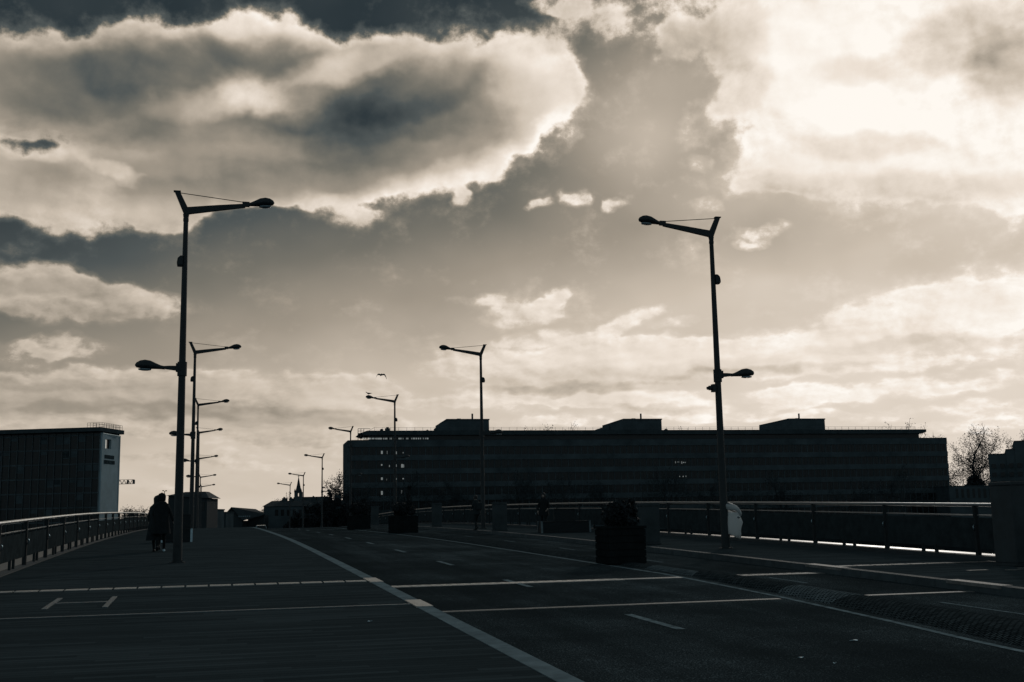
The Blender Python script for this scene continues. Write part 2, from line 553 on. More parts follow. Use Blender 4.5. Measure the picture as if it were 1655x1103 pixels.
M = {}
M['lamp'] = mat('lamp_paint', slate(.038), .6, .0, .2, 6, spec=.3)
M['lens'] = mat('lamp_glass', slate(.30), .15, .0, .1, 4)
M['steel'] = mat('brushed_steel', slate(.40), .34, .9, .2, 9, stretch=(1, .1, 1))
M['rail_dark'] = mat('rail_paint', slate(.03), .7, .0, .25, 5, spec=.2)
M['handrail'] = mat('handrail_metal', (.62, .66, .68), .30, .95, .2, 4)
M['panel'] = mat('perforated_panel', cold(.05), .9, .0, .3, 3, spec=.0)
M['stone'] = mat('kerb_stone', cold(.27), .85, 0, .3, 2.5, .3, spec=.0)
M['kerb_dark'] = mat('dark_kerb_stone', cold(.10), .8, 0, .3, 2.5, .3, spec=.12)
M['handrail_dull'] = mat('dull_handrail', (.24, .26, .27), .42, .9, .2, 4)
M['stone_dark'] = mat('dark_stone', slate(.05), .8, 0, .3, 2.5, .3)
M['pillar'] = mat('pillar_stone', cold(.075), .9, 0, .25, 2.0, .3, spec=.0)
M['paint'] = mat('road_paint', cold(.27), .9, 0, .6, 7, .3, spec=.0, detail=8.0)
M['soil'] = mat('planter_timber', cold(.020), .9, 0, .3, 3, .4, spec=.0)
M['leaf'] = mat('shrub_leaf', slate(.035), .75, 0, .5, 3, spec=.2)
M['bark'] = mat('bark', slate(.05), .9, 0, .35, 3, .3, spec=.1)
M['twig'] = mat('twig', slate(.05), .9, 0, .3, 3, spec=.1)
M['wood'] = mat('bench_timber', slate(.025), .8, 0, .3, 3, .3, spec=.2, stretch=(1, 6, 6))
M['cloth'] = mat('dark_cloth', slate(.022), .95, 0, .3, 5, .3, spec=.1)
M['cloth_grey'] = mat('grey_cloth', slate(.035), .95, 0, .3, 5, .3, spec=.1)
M['skin'] = mat('skin', (.30, .25, .22), .6, 0, .1, 5)
M['hair'] = mat('hair', slate(.02), .7, 0, .3, 12)
M['shoe_light'] = mat('pale_shoe', slate(.75), .6, 0, .1, 5)
M['shoe'] = mat('dark_shoe', slate(.02), .6, 0, .1, 5)
M['concrete'] = mat('facade_concrete', slate(.16), .85, 0, .25, .35, .2, spec=.2)
M['concrete_dark'] = mat('dark_facade', slate(.095), .9, 0, .3, .3, .2, spec=.0)
M['slab'] = mat('roof_slab', slate(.07), .9, 0, .25, .5, spec=.0)
M['glass'] = mat('window_glass', slate(.02), .2, 0, .4, .8, spec=.25)
M['frame'] = mat('window_frame', slate(.09), .6, .1, .2, 2)
M['plaster'] = mat('plaster_wall', slate(.045), .85, 0, .2, .3, spec=.2)
M['endwall'] = mat('pale_end_wall', slate(.40), .85, 0, .18, .25, .1, spec=.2)
M['tile'] = mat('roof_tile', slate(.05), .8, 0, .3, 1.5, .3, spec=.2)
M['lit'] = mat('glow_pane', slate(.5), .4, 0, .2, 1, emit=((.62, .58, .50), .55))  # pane brightness painted in as emission
M['glow_dim'] = mat('dim_glow_pane', slate(.4), .4, 0, .2, 1, emit=((.30, .31, .29), .45))
M['bird'] = mat('gull_feather', slate(.06), .8, 0, .3, 6)
M['car'] = mat('car_paint', slate(.55), .18, .4, .1, 2)
M['rubber'] = mat('tyre_rubber', slate(.02), .8, 0, .2, 4)
M['land'] = mat('land_ground', slate(.03), .95, 0, .4, .05, spec=.0)
M['girder'] = mat('bridge_concrete', slate(.10), .85, 0, .25, .4, spec=.2)
M['bag_dark'] = mat('dark_plastic', slate(.15), .5, 0, .2, 4)  # darker plastic for the bag's lid and knot and the tail lights

M['ledge_dull'] = mat('dim_ledge_steel', slate(.12), .45, .2, .45, 1.2, .1, stretch=(2.5, .25, 1))  # left ledge: its dim sky reflection is put into a darker colour
M['ledge'] = mat('ledge_steel', (.20, .205, .205), .34, .9, .5, 1.2, .10, stretch=(2.5, .25, 1))

# asphalt: fine pale aggregate, patches
mt_, t, b = new_mat('asphalt')
tc = t.nodes.new('ShaderNodeTexCoord')
def tnoise(t, src, scale, detail=4.0, rough=.6):
    n = t.nodes.new('ShaderNodeTexNoise')
    n.inputs['Scale'].default_value = scale
    n.inputs['Detail'].default_value = detail
    n.inputs['Roughness'].default_value = rough
    t.links.new(src, n.inputs['Vector'])
    return n.outputs[0]
def tmath(t, op, a, b_=0.0, c=0.0, clamp=False):
    n = t.nodes.new('ShaderNodeMath')
    n.operation = op
    n.use_clamp = clamp
    for i, v in enumerate((a, b_, c)):
        if isinstance(v, bpy.types.NodeSocket):
            t.links.new(v, n.inputs[i])
        else:
            n.inputs[i].default_value = v
    return n.outputs[0]
def tramp(t, fac, stops):
    n = t.nodes.new('ShaderNodeValToRGB')
    t.links.new(fac, n.inputs[0])
    while len(n.color_ramp.elements) < len(stops):
        n.color_ramp.elements.new(.5)
    for e_, (p_, c_) in zip(n.color_ramp.elements, stops):
        e_.position = p_
        e_.color = (*c_, 1)
    return n.outputs[0]
def tbump(t, b, h, strength, dist):
    bp = t.nodes.new('ShaderNodeBump')
    bp.inputs['Strength'].default_value = strength
    bp.inputs['Distance'].default_value = dist
    t.links.new(h, bp.inputs['Height'])
    t.links.new(bp.outputs[0], b.inputs['Normal'])
obj_ = tc.outputs['Object']
speck = tnoise(t, obj_, 55, 2)
patch = tnoise(t, obj_, .35, 4)
mp = t.nodes.new('ShaderNodeMapping')
mp.inputs['Scale'].default_value = (1.3, .05, 1)
t.links.new(obj_, mp.inputs['Vector'])
wheel = tnoise(t, mp.outputs[0], 1.0, 3)
k = tmath(t, 'MULTIPLY_ADD', tmath(t, 'SUBTRACT', speck, .5), 1.4, tmath(t, 'MULTIPLY_ADD', patch, .6, tmath(t, 'MULTIPLY', wheel, .4)), clamp=True)
t.links.new(tramp(t, k, [(.25, cold(.030)), (.6, cold(.058)), (.85, cold(.24))]), b.inputs['Base Color'])
b.inputs['Roughness'].default_value = .82
b.inputs['Specular IOR Level'].default_value = .0
tbump(t, b, speck, .5, .012)
M['asphalt'] = mt_

# timber planks laid across the walkway
mt_, t, b = new_mat('plank_deck')
tc = t.nodes.new('ShaderNodeTexCoord')
obj_ = tc.outputs['Object']
sx = t.nodes.new('ShaderNodeSeparateXYZ')
t.links.new(obj_, sx.inputs[0])
yy = tmath(t, 'DIVIDE', sx.outputs[1], .145)
fr = tmath(t, 'FRACT', yy)
idx = tmath(t, 'FLOOR', yy)
wn_ = t.nodes.new('ShaderNodeTexWhiteNoise')
wn_.noise_dimensions = '2D'
cb = t.nodes.new('ShaderNodeCombineXYZ')
t.links.new(idx, cb.inputs[0])
t.links.new(tmath(t, 'FLOOR', tmath(t, 'MULTIPLY_ADD', sx.outputs[0], .5, tmath(t, 'MULTIPLY', idx, .37))), cb.inputs[1])
t.links.new(cb.outputs[0], wn_.inputs['Vector'])
mp = t.nodes.new('ShaderNodeMapping')
mp.inputs['Scale'].default_value = (1.2, 22, 1)
t.links.new(obj_, mp.inputs['Vector'])
grain = tnoise(t, mp.outputs[0], 1.6, 5)
wear = tnoise(t, obj_, .5, 4)
gap = tmath(t, 'COMPARE', fr, .97, .04)
k = tmath(t, 'MULTIPLY_ADD', wn_.outputs['Value'], .35, tmath(t, 'MULTIPLY_ADD', grain, .35, tmath(t, 'MULTIPLY', wear, .35)), clamp=True)
k = tmath(t, 'MULTIPLY', k, tmath(t, 'SUBTRACT', 1.0, tmath(t, 'MULTIPLY', gap, .8)))
t.links.new(tramp(t, k, [(.1, cold(.036)), (.5, cold(.072)), (.9, cold(.115))]), b.inputs['Base Color'])
b.inputs['Roughness'].default_value = .75
b.inputs['Specular IOR Level'].default_value = .0
tbump(t, b, k, .7, .012)
M['planks'] = mt_

# cobbles of the median
def cobble_mat(name, lo, hi, sc=9.0):
    mt_, t, b = new_mat(name)
    tc = t.nodes.new('ShaderNodeTexCoord')
    br = t.nodes.new('ShaderNodeTexBrick')
    br.inputs['Scale'].default_value = sc / 2
    br.inputs['Mortar Size'].default_value = .05
    br.inputs['Color1'].default_value = (*cold(lo), 1)
    br.inputs['Color2'].default_value = (*cold(hi), 1)
    br.inputs['Mortar'].default_value = (*slate(.015), 1)
    t.links.new(tc.outputs['Object'], br.inputs['Vector'])
    t.links.new(br.outputs['Color'], b.inputs['Base Color'])
    b.inputs['Roughness'].default_value = .75
    b.inputs['Specular IOR Level'].default_value = .0
    inv = tmath(t, 'SUBTRACT', 1.0, br.outputs['Fac'])
    tbump(t, b, inv, 1.0, .02)
    return mt_
M['cobble'] = cobble_mat('median_cobbles', .05, .12)
M['cobble_pale'] = cobble_mat('pale_cobbles', .15, .30)

# river
mt_, t, b = new_mat('river_water')
b.inputs['Base Color'].default_value = (*slate(.03), 1)
b.inputs['Roughness'].default_value = .07
tc = t.nodes.new('ShaderNodeTexCoord')
mp = t.nodes.new('ShaderNodeMapping')
mp.inputs['Scale'].default_value = (.35, .9, 1)
mp.inputs['Rotation'].default_value = (0, 0, .5)
t.links.new(tc.outputs['Object'], mp.inputs['Vector'])
tbump(t, b, tnoise(t, mp.outputs[0], .9, 6), .7, .35)
M['water'] = mt_

# translucent bin liner
mt_, t, b = new_mat('white_bag')
b.inputs['Base Color'].default_value = (.80, .86, .88, 1)
b.inputs['Roughness'].default_value = .45
tr = t.nodes.new('ShaderNodeBsdfTranslucent')
tr.inputs['Color'].default_value = (.80, .86, .88, 1)
mx = t.nodes.new('ShaderNodeMixShader')
mx.inputs[0].default_value = .5
tc = t.nodes.new('ShaderNodeTexCoord')
mp = t.nodes.new('ShaderNodeMapping')
mp.inputs['Scale'].default_value = (9, 9, 2.0)
t.links.new(tc.outputs['Object'], mp.inputs['Vector'])
tbump(t, b, tnoise(t, mp.outputs[0], 2.0, 5), .8, .03)
t.links.new(b.outputs[0], mx.inputs[1])
t.links.new(tr.outputs[0], mx.inputs[2])
t.links.new(mx.outputs[0], t.nodes['Material Output'].inputs['Surface'])
M['bag'] = mt_

# ------------------------------------------------------------------ bridge deck and ground
KN = [(-80, 0), (0, 0), (40, 0), (60.5, -.16), (90, -.60), (119.5, -1.45), (149, -2.85), (178.5, -4.6), (208, -5.8), (238, -6.3), (262, -6.4), (400, -6.4)]
SLOPE, CROSS = .021, -.0015        # the deck climbs gently away from the viewer
def prof(y):
    return crest(y) + SLOPE * y
def crest(y):
    if y <= KN[0][0]:
        return KN[0][1]
    for i in range(len(KN) - 1):
        (y0, z0), (y1, z1) = KN[i], KN[i + 1]
        if y <= y1:
            def slope(j):
                if j <= 0 or j >= len(KN) - 1:
                    return 0.0
                return (KN[j + 1][1] - KN[j - 1][1]) / (KN[j + 1][0] - KN[j - 1][0])
            h = y1 - y0
            s = (y - y0) / h
            m0, m1 = slope(i) * h, slope(i + 1) * h
            return (2*s**3 - 3*s**2 + 1) * z0 + (s**3 - 2*s**2 + s) * m0 + (-2*s**3 + 3*s**2) * z1 + (s**3 - s**2) * m1
    return KN[-1][1]
def dz(x, y, lev=0.0):
    return prof(y) + CROSS * x + lev
def frange(a, b_, st):
    n = max(1, int(round((b_ - a) / st)))
    return [a + (b_ - a) * i / n for i in range(n + 1)]
LOW = -.14                                   # road surface below the walkways
def strip(mb, xs_of_y, ys, lev, thick=0.0):
    """sheet (or slab) following the deck between two x(y) edges"""
    rows = []
    for y in ys:
        a, b_ = xs_of_y(y)
        rows.append((Vector((a, y, dz(a, y, lev))), Vector((b_, y, dz(b_, y, lev)))))
    vs, fs = [], []
    if thick <= 0:
        for r_ in rows:
            vs += list(r_)
        fs = [(2*i, 2*i + 1, 2*i + 3, 2*i + 2) for i in range(len(rows) - 1)]
    else:
        dn = Vector((0, 0, -thick))
        for r_ in rows:
            vs += [r_[0], r_[1], r_[1] + dn, r_[0] + dn]
        for i in range(len(rows) - 1):
            for j in range(4):
                j2 = (j + 1) % 4
                fs.append((4*i + j, 4*i + j2, 4*i + 4 + j2, 4*i + 4 + j))
        n = 4 * (len(rows) - 1)
        fs += [(3, 2, 1, 0), (n, n + 1, n + 2, n + 3)]
    mb.add(vs, fs)
    return mb
YS = frange(-60, 262, 3.0)
EDGE_L, EDGE_R = -4.35, 17.25
struct('promenade', strip(MB(), lambda y: (EDGE_L, 3.0), YS, 0.0, .3), M['planks'])
struct('road', strip(MB(), lambda y: (3.23, 12.93), YS, LOW, .3), M['asphalt'])
struct('pavement', strip(MB(), lambda y: (13.16, EDGE_R), YS, 0.0, .3), M['planks'])
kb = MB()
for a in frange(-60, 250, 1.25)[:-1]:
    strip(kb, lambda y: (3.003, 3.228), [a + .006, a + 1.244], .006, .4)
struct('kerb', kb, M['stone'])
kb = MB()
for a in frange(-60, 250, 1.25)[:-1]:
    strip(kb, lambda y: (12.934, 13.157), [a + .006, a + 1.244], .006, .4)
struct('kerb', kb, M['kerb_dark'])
struct('deck_edge', strip(MB(), lambda y: (EDGE_L - .3, EDGE_L - .004), YS, .03, .5), M['stone_dark'])
struct('deck_edge', strip(MB(), lambda y: (EDGE_R + .004, EDGE_R + .3), YS, .10, .6), M['stone_dark'])
struct('bridge_deck', strip(MB(), lambda y: (EDGE_L - .28, EDGE_R + .28), YS, -.46, 1.1), M['girder'])
# service ledges of smooth steel outside the railings
strip_l = strip(MB(), lambda y: (EDGE_L - 1.9, EDGE_L - .306), YS, -.06, .12)
struct('service_ledge', strip_l, M['ledge_dull'])
strip_r = strip(MB(), lambda y: (EDGE_R + .306, EDGE_R + 2.6), YS, -.06, .12)
struct('service_ledge', strip_r, M['ledge'])
GZ = -1.8                                    # level of the land beyond the river
g = MB()
g.box(-3000, 3000, -700, 5000, -14.2, -14)
struct('ground', g, M['land'])
g = MB()
g.add([(-2500, -160, -8), (2500, -160, -8), (2500, 236, -8), (-2500, 236, -8)], [(0, 1, 2, 3)])
struct('water', g, M['water'])
g = MB()
g.box(-2600, 2600, 236, 4800, -13.9, GZ)
g.box(-2600, 2600, 235.4, 236, -13.9, GZ + .3)
struct('far_bank', g, M['land'])
g = MB()
g.box(-2600, 2600, -690, -58, -13.9, -2.2)
struct('near_bank', g, M['land'])

# painted lines on the road
def edge_x(y):
    pts = [(-30, 7.4), (11, 8.66), (14, 9.02), (18.3, 9.42), (23.7, 9.70), (28.2, 9.56), (38, 9.36), (50, 9.18), (58, 9.05), (75, 8.9), (140, 8.9)]
    for (a, xa), (b_, xb) in zip(pts, pts[1:]):
        if y <= b_:
            return xa + (xb - xa) * max(0, (y - a)) / (b_ - a)
    return 8.9
def lines(name, segs, w, xf, lev):
    mb = MB()
    for a, b_ in segs:
        strip(mb, lambda y: (xf(y) - w / 2, xf(y) + w / 2), frange(a, b_, 2.0), lev)
    struct(name, mb, M['paint'])
lines('lane_line', [(14.35 - 7.4 + 7.37 * i, 16.35 - 7.4 + 7.37 * i) for i in range(-2, 17)], .13, lambda y: 6.02, LOW + .006)
lines('edge_line', [(-20, 140)], .11, lambda y: edge_x(y), LOW + .006)
lines('lane_line', [(14.0, 16.2)] + [(20.4 + 7.4 * i, 22.0 + 7.4 * i) for i in range(0, 12)], .07, lambda y: 11.25, LOW + .006)

# raised cobbled median
def median(name, y0, y1, mt_, hgt):
    mb = MB()
    rings = []
    for y in frange(y0, y1, .5):
        a = edge_x(y) + .26
        b_ = 10.5
        r_ = []
        for i in range(9):
            s = i / 8
            x = a + (b_ - a) * s
            r_.append(Vector((x, y, dz(x, y, LOW + .004 + hgt * math.sin(math.pi * s) ** .7))))
        rings.append(r_)
    vs = [p for r_ in rings for p in r_]
    fs = [(i*9 + j, i*9 + j + 1, i*9 + 10 + j, i*9 + 9 + j) for i in range(len(rings) - 1) for j in range(8)]
    mb.add(vs, fs)
    return struct(name, mb, mt_, smooth=True)
median('median', -10, 16.6, M['cobble'], .13)
median('median', 16.6, 18.7, M['cobble_pale'], .13)
median('median', 18.7, 22.9, M['cobble'], .13)
median('median', 22.9, 25.6, M['cobble_pale'], .08)
median('median', 25.6, 30, M['cobble'], .06)
median('median', 30, 140, M['cobble'], .035)

# expansion joints across the deck
def joint(y, x0, x1, lev, w, teeth, mt_):
    mb = MB()
    def q(xa, xb, ya, yb, l):
        vs = []
        for (x, yv) in ((xa, ya), (xb, ya), (xb, yb), (xa, yb)):
            vs.append(Vector((x, yv, dz(x, yv, l))))
        mb.add(vs + [v_ + Vector((0, 0, -.012)) for v_ in vs], [(0, 1, 2, 3), (0, 4, 5, 1), (1, 5, 6, 2), (2, 6, 7, 3), (3, 7, 4, 0)])
    if teeth == 'finger':
        n = int((x1 - x0) / .2)
        for i in range(n):
            xa = x0 + (x1 - x0) * i / n
            p = (x1 - x0) / n
            q(xa + .004, xa + p - .004, y - w / 2 + (.0 if i % 2 else .0), y + w * .16, lev)
            q(xa + p * .10, xa + p * .62, y + w * .17, y + w * .40, lev + .001)
        q(x0, x1, y + w * .42, y + w * .6, lev)
    elif teeth == 'plates':
        n = max(1, int((x1 - x0) / .42))
        for i in range(n):
            p = (x1 - x0) / n
            xa = x0 + p * i
            q(xa + .02, xa + p - .02, y - w / 2, y - w * .08, lev)
            q(xa + .02, xa + p - .02, y + w * .08, y + w / 2, lev)
    else:
        q(x0, x1, y - w / 2, y + w / 2, lev)
    return struct('expansion_joint', mb, mt_)
M['joint'] = mat('joint_steel', (.50, .50, .48), .42, .35, .3, 6, spec=.5)
M['joint_mid'] = mat('joint_steel_low_glint', (.20, .205, .20), .68, .25, .4, 6, spec=.3)  # darker copy of the joint steel: weaker sun reflection put into the colour
M['joint_dull'] = mat('joint_steel_no_glint', slate(.16), .5, .4, .4, 5)  # darkest copy, coloured as steel without the sun's highlight
joint(22.75, 3.26, 8.3, LOW + .012, .34, 'finger', M['joint'])
joint(22.75, 8.3, 9.6, LOW + .012, .3, 'plain', M['joint_dull'])
joint(22.75, 10.65, 12.9, LOW + .012, .34, 'finger', M['joint_mid'])
joint(17.65, 3.26, 9.2, LOW + .012, .16, 'plain', M['joint_mid'])
joint(17.65, 10.6, 12.9, LOW + .012, .16, 'plain', M['joint_mid'])
joint(22.65, EDGE_L + .1, 2.98, .012, .3, 'plates', M['joint'])
joint(17.6, EDGE_L + .1, 2.98, .012, .09, 'plain', M['joint_dull'])
joint(22.6, 13.18, EDGE_R - .1, .012, .26, 'plates', M['joint_mid'])
for y in (22.75, 17.65):
    kb = MB()
    strip(kb, lambda y_: (2.99, 3.24), [y - .55, y + .55], .018, .06)
    struct('kerb_plate', kb, M['joint'])
    kb = MB()
    strip(kb, lambda y_: (12.92, 13.17), [y - .75, y + .75], .018, .06)
    struct('kerb_plate', kb, M['joint_mid'])
# steel frame of an access hatch in the boards
hb = MB()
for x in (-2.4, -1.53):
    strip(hb, lambda y: (x - .04, x + .04), [18.85, 20.8], .014, .012)
strip(hb, lambda y: (-2.358, -1.572), [19.80, 19.90], .012, .01)
tag(hb.build('hatch_frame', M['joint_dull']), 'thin steel access hatch frame set into the left walkway boards', 'hatch')
plates = [(15.0, 20.3, .45), (15.75, 20.15, .35), (16.3, 20.5, .3), (16.2, 19.6, .4)]  # pale strips stand for light flecks reflected off a second joint
for i, (x, y, l) in enumerate(plates):
    pb = MB()
    pb.box(x - l / 2, x + l / 2, y - .06, y + .06, dz(x, y - .06) + .002, dz(x, y + .06) + .014)
    o = pb.build('joint_fleck', M['joint_mid'])
    tag(o, 'small pale strip added as a joint glint on the right pavement near the dark pylon', 'plate', 'joint glints on the right pavement')

# ------------------------------------------------------------------ railings
def railing(x, label, y0, y1, hz, midz, pz0, pz1, gapz, bright, out, step, hm):
    base = y0
    t_ = thing('railing', label, 'railing', (x, y0, dz(x, y0)))
    def loc(y, z):
        return Vector((0, y - y0, prof(y) + z - (prof(y0) + CROSS * x)))
    ys = frange(y0, y1, step)
    hb = MB()
    hb.tube([loc(y, hz) for y in ys], .042, 10)
    hb.build('handrail', M[hm], t_, smooth=True)
    mb = MB()
    pts = [loc(y, midz) for y in ys]
    for p, q in zip(pts, pts[1:]):
        d = (q - p)
        n = d.normalized()
        mb.tube([p + n * .07, q - n * .07], .017, 6)
    mb.build('mid_rail', M[hm], t_)
    for y in ys:
        b0 = loc(y, gapz - .02)
        h = hz - gapz
        pm = MB()
        pm.prism([(-.045, 0), (.045, 0), (.035, h), (-.035, h)], b0, Vector((0, 1, 0)), Vector((0, 0, 1)), Vector((1, 0, 0)), -.05, .05)
        po = pm.build('post', M['rail_dark'], t_)
        br = MB()
        s = out
        br.tube([b0 + Vector((-s * .055, 0, h * .50)), b0 + Vector((-s * .085, 0, h * .53)), b0 + Vector((-s * .09, 0, h * .58)), b0 + Vector((-s * .06, 0, h * .62))], .016, 6)
        br.build('bracket', bright, po, smooth=True)
    for ya, yb in zip(ys, ys[1:]):
        pa, pb_ = loc(ya + .09, pz0), loc(yb - .09, pz0)
        hh = pz1 - pz0
        pm = MB()
        dx = Vector((.012, 0, 0))
        up = Vector((0, 0, hh))
        pm.add([pa - dx, pb_ - dx, pb_ - dx + up, pa - dx + up, pa + dx, pb_ + dx, pb_ + dx + up, pa + dx + up],
               [(0, 1, 2, 3), (7, 6, 5, 4), (0, 4, 5, 1), (1, 5, 6, 2), (2, 6, 7, 3), (3, 7, 4, 0)])
        pm.build('panel', M['panel'], t_)
        ym = (ya + yb) / 2
        for dy in (-.27, .27):
            lm = MB()
            p = loc(ym + dy, gapz - .02)
            lm.box(p.x - .03, p.x + .03, p.y - .04, p.y + .04, p.z, p.z + (pz0 - gapz) + .06)
            lm.build('leg', M['rail_dark'], t_)
    return t_
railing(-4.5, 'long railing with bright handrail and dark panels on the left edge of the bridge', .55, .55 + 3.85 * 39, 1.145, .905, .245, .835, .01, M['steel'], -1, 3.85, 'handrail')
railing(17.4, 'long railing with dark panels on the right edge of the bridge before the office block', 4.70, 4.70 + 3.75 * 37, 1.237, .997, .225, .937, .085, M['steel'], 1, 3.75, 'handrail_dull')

# ------------------------------------------------------------------ street lamps
def rings_x(sections, seg=14):
    """sections (x, z centre, half width y, half height up, half height down) -> rings round the x axis"""
    out_ = []
    for (x, zc, wy, hu, hd) in sections:
        r_ = []
        for i in range(seg):
            t_ = 2 * math.pi * i / seg
            s = math.sin(t_)
            r_.append(Vector((x, wy * math.cos(t_), zc + (hu if s > 0 else hd) * s)))
        out_.append(r_)
    return out_
def make_lamp(name, label):
    """arm towards +x over the road, low lamp towards -x over the walkway; 9.3 m to the arm"""
    t_ = thing(name, label, 'street lamp', (0, 0, 0), 0, 'street lamps along the bridge')
    H = 9.3
    pm = MB()
    pm.tube([(0, 0, 0), (0, 0, .9), (0, 0, 4.9), (0, 0, H - .25)], [.122, .115, .092, .064], 16)
    pm.tube([(0, 0, 0), (0, 0, .035)], [.2, .2], 16)
    po_ = pm.build('pole', M['lamp'], t_, smooth=False)
    dm = MB()
    dm.box(-.045, .045, -.130, -.105, .45, .95, .006)
    dm.build('access_door', M['lamp'], po_)
    for a in range(4):
        bm2 = MB()
        ca, sa = .165 * math.cos(a * math.pi / 2 + .78), .165 * math.sin(a * math.pi / 2 + .78)
        bm2.tube([(ca, sa, .03), (ca, sa, .075)], .016, 6)
        bm2.build('bolt', M['lamp'], po_)
    cm = MB()
    cm.tube([(0, 0, H - .26), (0, 0, H - .18)], [.075, .075], 12)
    cm.tube([(0, 0, H - .18), (0, 0, H - .06)], [.066, .085], 12)
    cm.build('collar', M['lamp'], t_)
    vm = MB()
    vm.prism([(-.05, -.08), (.07, -.08), (.05, .10), (-.17, .55), (-.31, .55)], Vector((0, 0, H)), Vector((1, 0, 0)), Vector((0, 0, 1)), Vector((0, 1, 0)), -.05, .05)
    vm.box(-.335, -.15, -.06, .06, H + .545, H + .575)
    vm.build('bracket', M['lamp'], t_)
    am = MB()
    def sq(x, z, h, w):
        return [Vector((x, -w, z - h)), Vector((x, w, z - h)), Vector((x, w, z + h)), Vector((x, -w, z + h))]
    am.loft([sq(.0, H + .03, .095, .06), sq(.8, H + .15, .075, .05), sq(1.55, H + .255, .052, .04)])
    arm = am.build('arm', M['lamp'], t_)
    jm = MB()
    jm.box(1.47, 1.66, -.05, .05, H + .23, H + .36)
    jm.build('joint_block', M['lamp'], arm)
    rm = MB()
    rm.tube([(-.22, 0, H + .53), (1.52, 0, H + .35)], .011, 6)
    rm.build('tie_rod', M['lamp'], arm)
    def head(sgn, x0, z0, tilt, nm):
        secs = [(0, 0, .045, .045, .045), (.10, .01, .06, .055, .05), (.22, .03, .10, .085, .07), (.36, .045, .15, .135, .085), (.50, .05, .165, .15, .085), (.62, .05, .145, .125, .08), (.71, .05, .09, .07, .06), (.745, .05, .02, .02, .02)]
        hm = MB()
        rr = rings_x([(x, z, wy, hu, hd) for x, z, wy, hu, hd in secs])
        def tr(p):
            x = p.x
            return Vector((x0 + sgn * (x * math.cos(tilt) - p.z * math.sin(tilt) * 0), p.y, z0 + p.z + x * math.sin(tilt)))
        rr = [[tr(p) for p in r_] for r_ in rr]
        if sgn < 0:
            rr = [list(reversed(r_)) for r_ in rr]
        hm.loft(rr)
        ho = hm.build('lamp_head', M['lamp'], t_, smooth=True)
        lm = MB()
        ls = []
        for (dx_, dzz, f) in ((0, -.075, 1.0), (0, -.105, .92), (0, -.118, .5)):
            r_ = []
            for i in range(16):
                a = 2 * math.pi * i / 16
                q = Vector((.50 + .17 * f * math.cos(a), .12 * f * math.sin(a), .03 + dzz))
                r_.append(tr(q))
            ls.append(r_ if sgn > 0 else list(reversed(r_)))
        lm.loft(ls)
        lm.build('lens', M['lens'], ho, smooth=True)
    head(1, 1.58, H + .28, .06, 'h')
    # low lamp over the walkway
    zl = 5.05
    cm = MB()
    cm.tube([(0, 0, zl - .20), (0, 0, zl + .17)], [.125, .125], 14)
    cm.box(-.16, -.08, -.07, .07, zl - .09, zl + .13)
    cm.build('sleeve', M['lamp'], t_)
    lo = MB()
    def sq2(x, z, h, w):
        return [Vector((x, w, z - h)), Vector((x, -w, z - h)), Vector((x, -w, z + h)), Vector((x, w, z + h))]
    lo.loft([sq2(-.10, zl + .0, .065, .05), sq2(-.32, zl + .015, .05, .04), sq2(-.48, zl + .02, .036, .035)])
    lo.build('low_arm', M['lamp'], t_)
    head(-1, -.44, zl + .01, .02, 'l')
    fm = MB()
    zf = 7.95
    fm.prism([(-.05, .13), (-.12, .125), (-.185, .06), (-.205, -.06), (-.20, -.12), (-.05, -.12)], Vector((0, 0, zf)), Vector((1, 0, 0)), Vector((0, 0, 1)), Vector((0, 1, 0)), -.10, .10)
    fm.box(-.19, -.07, -.07, .07, zf - .15, zf - .121)
    fm.build('floodlight', M['lamp'], t_)
    return t_
NTH = ['nearest', 'second', 'third', 'fourth', 'fifth', 'sixth', 'farthest']
proto_l = make_lamp('street_lamp', 'x')
left_top = [9.31, 9.11, 8.69, 8.19, 6.54, 4.73, 3.6]
right_top = [9.28, 9.19, 8.98, 8.23, 6.5, 4.73, 3.6]
lab_l = ['nearest and tallest dark street lamp on the left walkway, standing beside the walking couple',
         'second dark street lamp of the left row, right behind the nearest one',
         'third dark street lamp of the left row, at the crest of the bridge',
         'fourth dark street lamp of the left row, its pole partly behind the others',
         'fifth dark street lamp of the left row, beyond the crest',
         'sixth dark street lamp of the left row, low above the hip roofed house',
         'farthest and lowest dark street lamp of the left row']
lab_r = ['nearest dark street lamp on the right pavement, carrying the white rubbish bag',
         'second dark street lamp of the right row, before the first roof house of the block',
         'dark street lamp on the right with a gull sitting on its head',
         'fourth dark street lamp of the right row, before the left corner of the office block',
         'fifth dark street lamp of the right row, between the church spire and the office block',
         'sixth dark street lamp of the right row, just right of the church spire',
         'farthest and lowest dark street lamp of the right row, left of the church spire']
lamps_r = []
for side in (0, 1):
    for i in range(7):
        o = proto_l if (side == 0 and i == 0) else dup(proto_l)
        y = 31.0 + 29.5 * i
        x = (-.79 + (0, -.13, -.26, -.45, -.68, -.72, -.75)[i]) if side == 0 else 14.35 + (.17, -.12, -.28, -.32, -.5, -.6, -.65)[i]
        top = (left_top, right_top)[side][i] + .021 * y + (-.005, .08)[side]
        z0 = dz(x, y)
        o.location = (x, y, z0 - .01)
        o.scale = (1, 1, (top - z0) / 9.3)
        o.rotation_euler.z = 0 if side == 0 else math.pi
        o['label'] = (lab_l, lab_r)[side][i]
        if side:
            lamps_r.append(o)
# camera box only on the nearest right lamp
cb_ = MB()
cb_.box(.09, .2, -.08, .08, 4.55, 4.78)
cb_.tube([(.2, 0, 4.67), (.30, 0, 4.67)], .07, 10)
cb_.tube([(.29, 0, 4.67), (.36, 0, 4.66)], .045, 10)
cb_.build('camera_box', M['lamp'], lamps_r[0])

